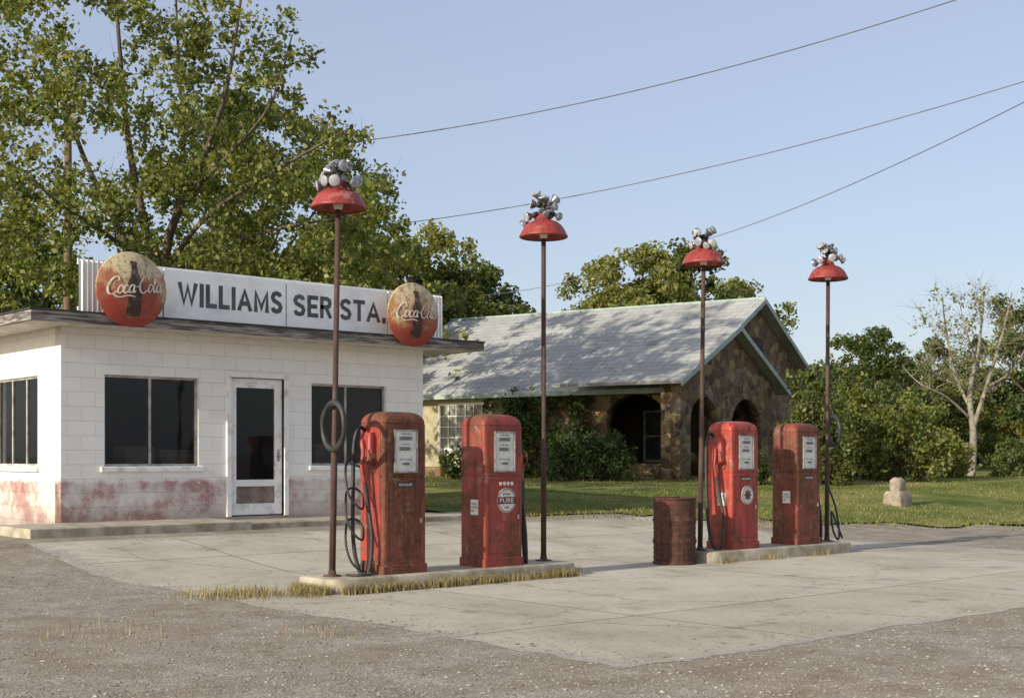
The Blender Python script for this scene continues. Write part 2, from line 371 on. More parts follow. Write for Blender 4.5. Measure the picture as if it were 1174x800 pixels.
def m_lawn():
    m,nt,b=nmat('lawn_grass'); v=coords(nt)
    col=ramp(nt,math_(nt,'ADD',math_(nt,'MULTIPLY',noise(nt,v,.38,7,.7),.65),math_(nt,'MULTIPLY',noise(nt,v,9,6,.8),.35)),[(.38,(.07,.10,.022)),(.47,(.14,.17,.04)),(.54,(.24,.23,.075)),(.62,(.34,.28,.14)),(.72,(.30,.24,.15))])
    L(nt,col,b.inputs['Base Color']); b.inputs['Roughness'].default_value=1; b.inputs['Specular IOR Level'].default_value=.1
    bump(nt,noise(nt,v,22,5,.8),b,.8,.04); return m
M_lawn=m_lawn()
def m_leaf(name,stops,trans=.35,nscale=.5):
    m,nt,b=nmat(name); out=nt.nodes['Material Output']; v=coords(nt)
    ge=N(nt,'ShaderNodeNewGeometry')
    f=math_(nt,'ADD',math_(nt,'MULTIPLY',ge.outputs['Random Per Island'],.55),math_(nt,'MULTIPLY',noise(nt,v,nscale,4),.45))
    col=ramp(nt,f,stops); L(nt,col,b.inputs['Base Color']); b.inputs['Roughness'].default_value=.5; b.inputs['Specular IOR Level'].default_value=.4
    t=N(nt,'ShaderNodeBsdfTranslucent'); L(nt,mix(nt,1,col,(1.7,1.6,.6),'MULTIPLY'),t.inputs[0])
    mx=N(nt,'ShaderNodeMixShader'); mx.inputs[0].default_value=trans; L(nt,b.outputs[0],mx.inputs[1]); L(nt,t.outputs[0],mx.inputs[2]); L(nt,mx.outputs[0],out.inputs[0]); return m
M_leafA=m_leaf('broad_leaf_green',[(.2,(.055,.08,.017)),(.42,(.115,.15,.034)),(.62,(.20,.22,.055)),(.82,(.35,.31,.09))],.40)
M_leafD=m_leaf('mid_leaf_green',[(.2,(.045,.065,.015)),(.45,(.09,.12,.03)),(.65,(.15,.17,.045)),(.85,(.25,.22,.07))],.38)
M_leafB=m_leaf('dark_leaf_green',[(.2,(.03,.05,.012)),(.5,(.06,.09,.02)),(.8,(.12,.14,.04))],.32)
M_leafC=m_leaf('yellow_green_leaf',[(.2,(.11,.13,.03)),(.5,(.20,.215,.055)),(.8,(.32,.29,.09))],.42)
M_ivy=m_leaf('ivy_leaf',[(.2,(.03,.05,.012)),(.5,(.065,.10,.025)),(.8,(.13,.17,.045))],.3,1.5)
M_bark=simple('grey_brown_bark',(.14,.105,.075),(.06,.048,.035),6,.95,bmp=.6,stretch=(2,2,.4))
M_palebark=simple('pale_bark',(.34,.30,.24),(.18,.155,.12),5,.9,bmp=.4)
M_straw=m_leaf('dry_grass_straw',[(.2,(.12,.105,.035)),(.5,(.28,.22,.10)),(.8,(.42,.34,.18))],.2)
M_blade=m_leaf('green_grass_blades',[(.2,(.09,.12,.025)),(.5,(.18,.195,.05)),(.8,(.36,.30,.13))],.35,.38)
M_stoneg=simple('pale_cast_stone',(.38,.32,.25),(.22,.18,.14),7,.9,bmp=.6)
M_wf=simple('window_frame_grey_paint',(.50,.48,.44),(.26,.23,.20),6,.6)

# ------------------------------------------------------------------ ground
def axis(lo,hi,c0,c1,st):
    xs=list(np.arange(c0,c1+1e-6,st)); x=c1; s=st
    while x<hi: s*=1.35; x+=s; xs.append(x)
    x=c0; s=st; pre=[]
    while x>lo: s*=1.35; x-=s; pre.append(x)
    return pre[::-1]+xs
def sheet(name,xs,ys,lift,mat,cond=None,jit=0):
    v=[];f=[]
    for j,y in enumerate(ys):
        for i,x in enumerate(xs):
            jx,jy=((random.random()-.5)*jit,(random.random()-.5)*jit) if jit else (0,0)
            v.append((x+jx,y+jy,gz(x+jx,y+jy)+lift))
    W=len(xs)
    for j in range(len(ys)-1):
        for i in range(W-1):
            if cond and not cond((xs[i]+xs[i+1])/2,(ys[j]+ys[j+1])/2): continue
            f.append((j*W+i,j*W+i+1,(j+1)*W+i+1,(j+1)*W+i))
    o=mobj(name,v,f,mat,smooth=True)
    bm=bmesh.new(); bm.from_mesh(o.data); bmesh.ops.delete(bm,geom=[q for q in bm.verts if not q.link_faces],context='VERTS'); bm.to_mesh(o.data); bm.free()
    o['kind']='structure'; return o
sheet('ground',axis(-1500,1500,-16,24,.25),axis(-1500,1500,-16,24,.25),0,M_gravel)
slab=sheet('concrete_apron',list(np.arange(-1.95,9.56,.25)),list(np.arange(-5.1,4.95,.25)),.009,M_conc)
for vv in slab.data.vertices:
    x,y,z=vv.co
    edge=False
    if abs(y+5.1)<.01: vv.co.y+=random.uniform(-.05,.06)+.04*math.sin(x*2.1); edge=True
    if abs(x+1.95)<.01: vv.co.x+=random.uniform(-.05,.06)+.05*math.sin(y*1.7); edge=True
    if edge: vv.co.z-=.0065
def depth(a,b): return .659*(a-CA)+.752*(b-CB)
def lawncond(a,b):
    d=depth(a,b); return d>22.9+max(0,a-11)*.40+.5*math.sin(a*.7)+.4*math.sin(b*1.3) and (a>7.2 or b>13)
sheet('lawn',list(np.arange(-20,90,.5)),list(np.arange(-40,80,1.0)),.03,M_lawn,lawncond,.4)
def slabbox(name,x0,x1,y0,y1,z0,z1,mat):
    o=G().box(x0,x1,y0,y1,z0,z1).obj(name,mat,bevel=.015); o['kind']='structure'; return o
slabbox('sidewalk',-1.6,1.55,5.55,6.8,.1,.405,M_island)
slabbox('sidewalk_step',1.56,6.5,5.75,6.8,.1,.365,M_island)

def stones(n,region):
    V=[];F=[]
    base=[(1,0,0),(-1,0,0),(0,1,0),(0,-1,0),(0,0,1),(0,0,-1)]
    fc=[(0,2,4),(2,1,4),(1,3,4),(3,0,4),(2,0,5),(1,2,5),(3,1,5),(0,3,5)]
    k=0
    while k<n:
        a,b=region()
        if a is None: continue
        s=random.choice([.004,.005,.005,.006,.007,.008,.010,.016 if random.random()<.4 else .006]); r=random.random()*3.1; k+=1
        c,sn=math.cos(r),math.sin(r); z=gz(a,b)+ (.009 if -1.9<a<9.5 and -5.0<b<4.9 else 0)
        n0=len(V); sx=s*random.uniform(.8,1.6); sy=s*random.uniform(.7,1.2); sz=s*random.uniform(.3,.6)
        for x,y,q in base:
            x*=sx;y*=sy; V.append((a+x*c-y*sn,b+x*sn+y*c,z+q*sz+sz*.3))
        F+= [tuple(i+n0 for i in t) for t in fc]
    return V,F
def reg():
    d=6.6+14*random.random()**1.6; X=(random.uniform(-.42,.42))*d; a,b=c2w(X,d)
    on=(-1.95<a<9.5 and -5.1<b<4.9)
    if on:
        e=min(a+1.95,b+5.1)
        if random.random()> 1.0*math.exp(-e*3)+.012: return None,None
    return a,b
V,F=stones(24000,reg)
def m_peb():
    m,nt,b=nmat('loose_pebbles'); g=N(nt,'ShaderNodeNewGeometry')
    L(nt,ramp(nt,g.outputs['Random Per Island'],[(0,(.19,.165,.13)),(.6,(.33,.295,.245)),(.93,(.40,.365,.31)),(1,(.50,.465,.41))]),b.inputs['Base Color']); b.inputs['Roughness'].default_value=.95; b.inputs['Specular IOR Level'].default_value=.05; return m
meta(mobj('loose_gravel',V,F,m_peb()),'loose pale grey gravel stones strewn over the ground','gravel',kind='stuff')

def blades(name,pts,h,w,mat,label,cat,lean=.5):
    V=[];F=[]
    for a,b,z in pts:
        hh=h*random.uniform(.35,1.25); t=random.random()*6.28; ll=lean*hh*random.random(); t2=random.random()*6.28
        dx,dy=math.cos(t)*w,math.sin(t)*w; lx,ly=math.cos(t2)*ll,math.sin(t2)*ll
        n=len(V); V+=[(a-dx,b-dy,z),(a+dx,b+dy,z),(a+dx*.6+lx*.4,b+dy*.6+ly*.4,z+hh*.6),(a-dx*.6+lx*.4,b-dy*.6+ly*.4,z+hh*.6),(a+lx,b+ly,z+hh)]
        F+=[(n,n+1,n+2,n+3),(n+3,n+2,n+4)]
    return meta(mobj(name,V,F,mat),label,cat,kind='stuff')
pts=[]
for _ in range(6500):
    isl=random.random()<.93
    x=random.uniform(-.92,2.12) if isl else random.uniform(4.5,7.3)
    if isl and random.random()>(.3+.7*abs(math.sin(x*2.3+.8*math.sin(x*7)))**1.3)*(1.0 if x<1 else .6): continue
    if not isl and random.random()>abs(math.sin(x*3.1))**3: continue
    y=-.375-abs(random.gauss(0,.055)); pts.append((x,y,.008))
for _ in range(900): pts.append((-1.0-abs(random.gauss(0,.06)),random.uniform(-.35,.3),.008))
for cx,cy,r,n in ((-1.6,.15,.24,650),(-1.9,.35,.2,200),(-1.25,-.25,.14,260),(2.35,-.1,.1,120),(-2.6,-2.6,.2,40),(5.5,-5.2,.16,30),(-4.5,1.5,.5,120),(-6,3,.8,160),(-3.8,-1.5,.4,60),(6.9,5.6,.5,200),(10,3.5,1.0,250)):
    for _ in range(n):
        a,b=random.gauss(cx,r*.8),random.gauss(cy,r*.8); pts.append((a,b,gz(a,b)+.005))
blades('dry_weeds',pts,.09,.0035,M_straw,'dry straw coloured weeds along the kerb and slab edges','weeds')
pts=[]
while len(pts)<24000:
    d=21.8+22*random.random()**1.7; X=random.uniform(-.12,.42)*d; a,b=c2w(X,d)
    if not lawncond(a,b) and random.random()>.08: continue
    if math.sin(a*.9+1.3*math.sin(b*.5))+math.sin(b*1.1+a*.3)<-.7: continue
    pts.append((a,b,gz(a,b)+.02))
blades('lawn_grass_blades',pts,.065,.010,M_blade,'short green and yellowing grass blades of the lawn','grass')

# ------------------------------------------------------------------ station
ST=thing('service_station','small white painted concrete block station with flat roof','building',(0,0,0))
FB=6.8
Z0,Z1=.2,3.086
win1=(-.07,1.38,1.17,2.46); win2=(3.32,4.76,1.17,2.46); dor=(1.90,2.82,.41,2.50)
wallhole('front_wall',rect(-.69,5.51,Z0,Z1),[rect(*win1),rect(*dor),rect(*win2)],.2,M_block,ST,(0,FB,0),'y')
wallhole('side_wall',rect(FB+.2,12.0,Z0,Z1),[rect(7.62,9.3,1.17,2.46)],.2,M_block,ST,(-.69,0,0),'x')
G().box(5.31,5.51,FB+.2,12.0,Z0,Z1).obj('side_wall',M_block,ST)
G().box(-.49,5.31,11.8,12.0,Z0,Z1).obj('back_wall',M_block,ST)
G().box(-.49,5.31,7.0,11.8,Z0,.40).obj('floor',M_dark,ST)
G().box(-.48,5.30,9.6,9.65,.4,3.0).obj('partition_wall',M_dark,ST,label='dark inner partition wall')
roof=G().box(-1.30,6.29,6.22,12.6,3.101,3.215).obj('roof',M_tar,ST)
G().box(-1.28,6.27,6.24,12.58,3.087,3.1).obj('soffit',M_soffit,roof)
g=G().box(-1.34,6.33,6.18,6.22,3.085,3.222).box(-1.34,-1.30,6.22,12.6,3.085,3.222).box(6.29,6.33,6.22,12.6,3.085,3.222)
g.obj('fascia',M_fascia,roof)
g=G().box(-1.36,6.35,6.165,6.26,3.223,3.245).box(-1.36,-1.28,6.26,12.62,3.223,3.245).box(6.27,6.35,6.26,12.62,3.223,3.245)
g.obj('roof_edge_strip',M_black,roof)
def window(u0,u1,z0,z1,axis,mull,par):
    w=thing('window','dark plate glass window in a thin white frame','window'); del w['category']; w.parent=par
    f=G(); t=.035; 
    def B(a0,a1,c0,c1,y0,y1):
        if axis=='y': f.box(a0,a1,FB+y0,FB+y1,c0,c1)
        else: f.box(-.69+y0,-.69+y1,a0,a1,c0,c1)
    B(u0,u0+t,z0,z1,.06,.11);B(u1-t,u1,z0,z1,.06,.11);B(u0+t,u1-t,z1-t,z1,.06,.11);B(u0+t,u1-t,z0,z0+t,.06,.11)
    for m in mull: B(m-.018,m+.018,z0+t,z1-t,.065,.105)
    f.obj('frame',M_wf,w)
    f=G(); B(u0+t*.5,u1-t*.5,z0+t*.5,z1-t*.5,.083,.087); f.obj('glass',M_glass,w)
    f=G()
    if axis=='y': f.box(u0-.06,u1+.06,FB-.05,FB+.06,z0-.075,z0-.002)
    else: f.box(-.69-.05,-.69+.06,u0-.06,u1+.06,z0-.075,z0-.002)
    f.obj('sill',M_white,w,bevel=.008)
    return w
window(*win1,'y',[.64],ST); window(*win2,'y',[4.0],ST)
window(7.62,9.3,1.17,2.46,'x',[8.2,8.75],ST)
BX=thing('stacked_boxes','pale cardboard boxes stacked behind the station window','boxes',(.5,7.25,.4))
M_card=simple('cardboard',(.62,.55,.44),(.40,.33,.25),5,.9)
for x,y,z,s in ((0,0,0,.6),(.6,.1,0,.5),(.1,.05,.61,.45),(.68,.05,.51,.5),(3.4,0,0,.6),(3.3,0,.61,.5),(3.95,.1,.0,.95)):
    G().box(x-s/2,x+s/2,y-.2,y+.2,z,z+s).obj('box',M_card,BX,bevel=.01)
DR=thing('door','white wooden glazed door with peeling bottom rail','door'); del DR['category']; DR.parent=ST
u0,u1,z0,z1=dor
g=G().box(u0-.07,u0,FB-.03,FB+.12,.41,z1+.07).box(u1,u1+.07,FB-.03,FB+.12,.41,z1+.07).box(u0,u1,FB-.03,FB+.12,z1,z1+.07)
g.obj('frame',M_white,DR)
y0,y1=FB+.04,FB+.085; a,b2=u0+.01,u1-.01
g=G().box(a,a+.11,y0,y1,.43,z1-.01).box(b2-.13,b2,y0,y1,.43,z1-.01).box(a+.11,b2-.13,y0,y1,z1-.15,z1-.01).box(a+.11,b2-.13,y0,y1,.43,.60).box(a+.11,b2-.13,y0,y1,.86,.96)
g.obj('leaf',M_white,DR)
G().box(a+.11,b2-.13,y0+.02,y0+.024,.96,z1-.15).obj('glass',M_glass,DR)
G().box(a+.11,b2-.13,y0+.012,y0+.03,.60,.86).obj('kick_panel',simple('faded_door_panel',(.10,.065,.05),(.3,.24,.2),5,.8),DR)
h=G().lathe([(.0,0),(.026,0),(.03,.02),(.02,.045),(0,.05)],12,Matrix.Translation((b2-.065,y0,1.32))@Matrix.Rotation(math.pi/2,4,'X'),False).box(b2-.085,b2-.045,y0-.006,y0-.001,1.24,1.42)
h.obj('handle',M_chrome,DR)
# ------------------------------------------------------------------ rooftop sign
SG=thing('rooftop_sign','long white panel sign with dark capital lettering on roof','sign',(0,6.42,3.235))
xs=[-.25,.62,2.62,4.5,5.35]
for i in range(4):
    G().box(xs[i]+.012,xs[i+1]-.012,-.02,.02,.01,.71+.006*(i%2)).obj('panel',M_sign,SG)
def corr(x0,x1,n,y):
    V=[];F=[];k=n*6
    for i in range(k+1):
        x=x0+(x1-x0)*i/k; dy=.022*math.sin(i/6*2*math.pi)
        V+=[(x,y+dy,.01),(x,y+dy,.73)]
    for i in range(k): F.append((2*i,2*i+2,2*i+3,2*i+1))
    return V,F
for x0,x1,n in ((-.60,-.25,5),(5.35,5.62,4)):
    V,F=corr(x0,x1,n,0); mobj('corrugated_end',V,F,M_sign,SG,smooth=True)
G().box(-.60,5.62,.03,.055,.67,.75).box(-.60,5.62,.03,.055,.05,.10).obj('frame',M_sign,SG)
G().box(-.24,5.34,.022,.028,.01,.66).obj('backing_board',M_brown,SG)
block_letters('lettering','WILLIAMS',.84,2.55,.215,.555,.066,M_text,SG,-.023,.40)
block_letters('lettering','SER.STA.',2.74,4.46,.205,.54,.064,M_text,SG,-.023,.36)
# ------------------------------------------------------------------ button signs
R=.5
def dome(x,z): 
    r2=min(x*x+z*z,R*R); return .13*(1-r2/(R*R))
def m_disc():
    m,nt,b=nmat('faded_red_enamel'); v=coords(nt); x,y,z=sep(nt,v)
    oi=N(nt,'ShaderNodeObjectInfo'); a=N(nt,'ShaderNodeVectorMath',operation='ADD'); L(nt,v,a.inputs[0]); L(nt,comb(nt,math_(nt,'MULTIPLY',oi.outputs['Random'],9.0),0,0),a.inputs[1])
    n=noise(nt,a.outputs[0],3.2,8,.7); n2=noise(nt,a.outputs[0],13,7,.75)
    f=math_(nt,'ADD',math_(nt,'ADD',math_(nt,'MULTIPLY',z,.8),math_(nt,'MULTIPLY',n,1.4)),math_(nt,'MULTIPLY',n2,.25))
    col=ramp(nt,f,[(.60,(.30,.035,.025)),(.76,(.32,.085,.04)),(.90,(.46,.28,.13)),(1.0,(.58,.47,.28))])
    sp=ramp(nt,n2,[(.50,(0,0,0)),(.62,(.85,.85,.85))]); col=mix(nt,sp,col,(.18,.075,.035))
    L(nt,col,b.inputs['Base Color']); b.inputs['Roughness'].default_value=.5; bump(nt,n2,b,.1,.01); return m
M_disc=m_disc(); M_bottle=simple('bottle_brown',(.045,.02,.012),(.22,.14,.08),9,.5,bmp=0,lo=.5,hi=.75)
def strokes():
    def C(o): return [(o+1.35,1.35),(o+1.3,1.75),(o+.95,1.85),(o+.45,1.45),(o+.15,.75),(o+.3,.1),(o+.75,-.08),(o+1.25,.3)]
    def O(o): return [(o+.28*math.cos(t)+.08*math.sin(t),.42+.44*math.sin(t)) for t in [i*math.pi/6+1.2 for i in range(13)]]
    def A(o): return O(o)+[],[(o+.36,.85),(o+.28,.3),(o+.36,.0),(o+.6,.22)]
    s=[C(0),O(1.62),[(2.5,.68),(2.32,.86),(2.05,.6),(2.05,.12),(2.3,-.03),(2.6,.25)]]
    o,t=A(2.95); s+=[o,t,[(3.52,.55),(3.72,.66),(3.9,.58)],C(3.85),O(5.48)]
    s+=[[(5.85,.2),(6.2,1.2),(6.3,1.75),(6.15,1.8),(6.02,1.2),(6.0,.3),(6.12,-.02),(6.35,.2)]]
    o,t=A(6.7); s+=[o,t,[(.75,-.08),(1.6,-.45),(2.6,-.3),(3.6,-.5)]]
    return s
def disc(loc,tilt,label):
    D=thing('button_sign',label,'sign',loc,0,'round red button signs on the roof edge')
    g=G(); prof=[(R,.0),(R+.012,.012),(R+.006,.03)]+[(R*math.cos(t*math.pi/2/10),.03+.13*(1-(math.cos(t*math.pi/2/10))**2)) for t in range(1,10)]+[(.001,.16)]
    M=Matrix.Rotation(math.pi/2,4,'X'); g.lathe(prof,48,M,True)
    g.obj('disc',M_disc,D,smooth=True)
    pf=[(-.38,.075),(-.36,.10),(-.30,.105),(-.22,.095),(-.12,.088),(-.04,.105),(.03,.108),(.10,.085),(.17,.055),(.24,.042),(.32,.038),(.325,.05),(.36,.05),(.365,.03)]
    V=[];F=[]
    for i,(z,w) in enumerate(pf):
        for k in range(5):
            x=w*(k/2-1)-.01; V.append((x,-.036-dome(x,z)-.003,z+.01))
    for i in range(len(pf)-1):
        for k in range(4): F.append((i*5+k,i*5+k+1,i*5+k+6,i*5+k+5))
    mobj('bottle_picture',V,F,M_bottle,D,smooth=True)
    V=[];F=[];sc=.79/7.05
    ct,st=math.cos(tilt),math.sin(tilt)
    for s in strokes():
        p=crom([(x,y,0) for x,y in s],6); n=len(p)
        base=len(V)
        for i,q in enumerate(p):
            d=(p[min(i+1,n-1)]-p[max(i-1,0)]).normalized(); nn=Vector((-d.y,d.x,0))
            w=.055+.065*abs(d.y)*(1 if d.y<0 else .6); w*=min(1,.35+min(i,n-1-i)/4)
            for sgn in (-1,1):
                r=q+nn*w*sgn; x=(r.x+.22*r.y-3.55-.1)*sc; z=(r.y*1.08-.65)*sc+.02
                x,z=x*ct-z*st,x*st+z*ct
                V.append((x,-.036-dome(x,z)-.007,z))
        for i in range(n-1): F.append((base+2*i,base+2*i+2,base+2*i+3,base+2*i+1))
    mobj('script_lettering',V,F,M_script,D,smooth=False)
    G().box(-.02,.02,.0,.16,-.36,.3).box(-.3,.3,.0,.03,-.28,-.24).obj('bracket',M_black,D)
    return D
disc((.01,6.13,3.58),.10,'round domed red soft drink sign, faded and rusty, on roof edge')
disc((4.79,6.13,3.58),.02,'round domed red sign with bottle, heavily rusted on roof edge')

# ------------------------------------------------------------------ islands
IZ=.148
def island(x0,x1,label):
    o=G().loft([(-.05,(x1-x0)/2,.37,.16),(.11,(x1-x0)/2,.37,.16),(.14,(x1-x0)/2-.012,.358,.15),(IZ,(x1-x0)/2-.035,.335,.13)]).obj('pump_island',M_island,None,((x0+x1)/2,0,0))
    autosmooth(o,40); meta(o,label,'kerb island','concrete pump islands'); return o
island(-.99,2.22,'raised concrete pump island with dry weeds along its kerb')
island(4.43,7.44,'raised concrete pump island carrying two rusty pumps')
# ------------------------------------------------------------------ pumps
def pump(x,label,matb,side,emblem,hosey,H=1.61):
    T=thing('fuel_pump',label,'fuel pump',(x,-.02,IZ-.004),random.uniform(-.02,.02),'old red fuel pumps on the islands')
    hx,hy=.27,.205
    b=G().loft([(0,hx+.012,hy+.012,.03),(.09,hx+.012,hy+.012,.03),(.095,hx,hy,.04),(.955,hx,hy,.04),(.957,hx-.006,hy-.006,.035),(.967,hx-.006,hy-.006,.035),(.969,hx,hy,.04),(H-.125,hx,hy,.045),(H-.122,hx-.005,hy-.005,.045),(H-.116,hx-.005,hy-.005,.045),(H-.113,hx,hy,.05),(H-.085,hx-.003,hy-.003,.055),(H-.055,hx-.014,hy-.014,.065),(H-.030,hx-.034,hy-.034,.075),(H-.012,hx-.065,hy-.060,.08),(H-.003,hx-.105,hy-.095,.07),(H,hx-.15,hy-.13,.05)],7)
    autosmooth(b.obj('body',matb,T),32)
    for s,f in ((-1,'-y'),(1,'+y')):
        y=s*hy
        def Y(d): return y+s*d
        def bx(g,x0,x1,d0,d1,z0,z1): ya,yb=sorted((Y(d0),Y(d1))); g.box(x0,x1,ya,yb,z0,z1)
        g=G(); w=.145; zb,zt=1.0,1.43
        bx(g,-w,-w+.016,-.01,.022,zb,zt);bx(g,w-.016,w,-.01,.022,zb,zt);bx(g,-w+.016,w-.016,-.01,.022,zt-.016,zt);bx(g,-w+.016,w-.016,-.01,.022,zb,zb+.016)
        fr=g.obj('dial_frame',M_chrome,T,bevel=.004)
        g=G(); bx(g,-w+.016,w-.016,-.005,.008,zb+.016,zt-.016); dl=g.obj('dial_face',M_dialw,T)
        for q in ((-.08,.08,1.325,1.362),(-.08,.055,1.222,1.258),(-.045,.045,1.08,1.103)):
            g=G(); bx(g,q[0],q[1],.009,.012,q[2],q[3]); g.obj('counter_window',M_dialp,dl)
        loc=lambda z,x_=0:(x_,Y(.0135),z)
        text_part('counter_digits','0375',.11,.024,M_text,dl,loc(1.3435),f,0,.0008)
        text_part('counter_digits','112',.085,.024,M_text,dl,loc(1.240,-.012),f,0,.0008)
        text_part('price_digits','329',.055,.016,M_text,dl,loc(1.0915),f,0,.0008)
        text_part('dial_caption','TOTAL SALE',.12,.013,M_text,dl,(0,Y(.010),1.388),f,0,.0006)
        text_part('dial_caption','GALLONS',.10,.013,M_text,dl,(0,Y(.010),1.285),f,0,.0006)
        text_part('dial_caption','PRICE PER GALLON',.14,.011,M_text,dl,(0,Y(.010),1.135),f,0,.0006)
        g=G(); bx(g,-.225,-.219,-.002,.003,.14,.92); bx(g,.219,.225,-.002,.003,.14,.92); bx(g,-.219,.219,-.002,.003,.914,.92); bx(g,-.219,.219,-.002,.003,.14,.146)
        g.obj('door_panel_trim',M_pumprust,T)
        g=G(); bx(g,.18,.2,.0,.02,.50,.55); g.obj('panel_latch',M_chrome,T)
        if s==-1:
            def roundem(cx,cz,r,star):
                g=G(); g.lathe([(r,0),(r,.006)],32,Matrix.Translation((cx,Y(0),cz))@Matrix.Rotation(math.pi/2,4,'X')); e=g.obj('round_emblem',M_dialw,T)
                g=G(); nn=30
                for i in range(nn):
                    t=2*math.pi*i/nn
                    g.box(-r*.06,r*.06,-.0018,.0,r*.86,r*.96,Matrix.Translation((cx,Y(.0065),cz))@Matrix.Rotation(t,4,'Y'))
                g.obj('emblem_ring',M_redem,e)
                if star:
                    V=[(cx,Y(.0078),cz)];
                    for i in range(16):
                        rr=r*(.74 if i%2==0 else .36); t=math.pi/2+i*math.pi/8; V.append((cx+rr*math.cos(t),Y(.0078),cz+rr*math.sin(t)))
                    mobj('emblem_star',V,[(0,i+1,(i+1)%16+1) for i in range(16)],M_redem,e)
                else:
                    bd=G().box(cx-r*.98,cx+r*.98,Y(.0085),Y(.0075),cz-r*.28,cz+r*.28).obj('emblem_band',M_redem,e)
                    text_part('emblem_lettering','PURE',r*1.5,r*.36,M_textw,bd,(cx,Y(.0088),cz),f,.0,.0008)
                    text_part('emblem_caption','be sure',r*.8,r*.2,M_redem,e,(cx,Y(.0075),cz+r*.55),f,0,.0008)
                    text_part('emblem_caption','with',r*.5,r*.2,M_redem,e,(cx,Y(.0075),cz-r*.55),f,0,.0008)
            if emblem:
                roundem(.03,.70,.13,False)
                for i in range(4):
                    G().lathe([(.02,0),(.02,.004)],16,Matrix.Translation((-.05+.052*i,Y(0),.878))@Matrix.Rotation(math.pi/2,4,'X')).obj('round_badge',M_dialw,T)
            else:
                g=G(); bx(g,-.10,.10,.0,.006,.86,.91); e=g.obj('name_plate',M_black,T)
                text_part('plate_lettering','REGULAR',.16,.025,M_textw,e,(0,Y(.008),.885),f,.0,.0006)
                if emblem is not None: roundem(.03,.68,.12,True)
    st=G().box(-hx-.004,-hx,-.10,.02,.55,.71).obj('sticker',M_dialw,T)
    text_part('sticker_lettering','FOR USE AS\nMOTOR FUEL\nONLY',.10,.10,M_text,st,(-hx-.0045,-.04,.63),'-x',.0,.0006)
    sx=side*hx
    g=G().loft([(1.08,.035,.06,.02),(1.10,.055,.08,.03),(1.34,.055,.08,.03),(1.40,.03,.055,.02)])
    for i,v in enumerate(g.v): g.v[i]=(v[0]+sx+side*.035,v[1]-.02,v[2])
    autosmooth(g.obj('nozzle_boot',M_pumpred,T))
    n0=Vector((sx+side*.115,-.03,1.20))
    g=G().tube(crom([n0+Vector((0,-.02,-.30)),n0+Vector((side*.02,-.0,-.15)),n0,n0+Vector((-side*.01,.03,.10)),n0+Vector((-side*.05,.07,.17))],5),[.022]*11+[.026]*6+[.014]*4,10)
    g.tube(crom([n0+Vector((0,-.03,-.16)),n0+Vector((side*.03,-.08,-.08)),n0+Vector((side*.0,-.05,.04))],5),.007,6)
    g.obj('nozzle',M_nozzle,T,smooth=True)
    hs=crom([(sx,hosey,1.42),(sx+side*.07,hosey,1.45),(sx+side*.13,hosey,1.30),(sx+side*.16,hosey-.02,.9),(sx+side*.20,.02,.35),(sx+side*.17,-.04,.05),(sx+side*.12,-.12,.03),(sx+side*.09,-.14,.35),(sx+side*.10,-.07,.75),(sx+side*.115,-.05,.92)],7)
    G().tube(hs,.020,8).obj('hose',M_rubber,T,smooth=True)
    return T
P1=pump(-.07,'heavily rusted red fuel pump with black hose looped at its side',M_pumprust,-1,None,.1)
P2=pump(1.23,'red fuel pump with round white emblem beside tall lamp',M_pumpface,1,True,.0)
P3=pump(5.26,'faded red fuel pump with hanging hose beside oil drum',M_pumpred,-1,False,.1)
P4=pump(6.58,'rusty red fuel pump with white sticker on end panel',M_pumprust,1,None,.0)
G().box(-.2745,-.2705,-.16,.16,.13,1.44).obj('end_panel',M_pumpred,P1,label='bright red end panel')
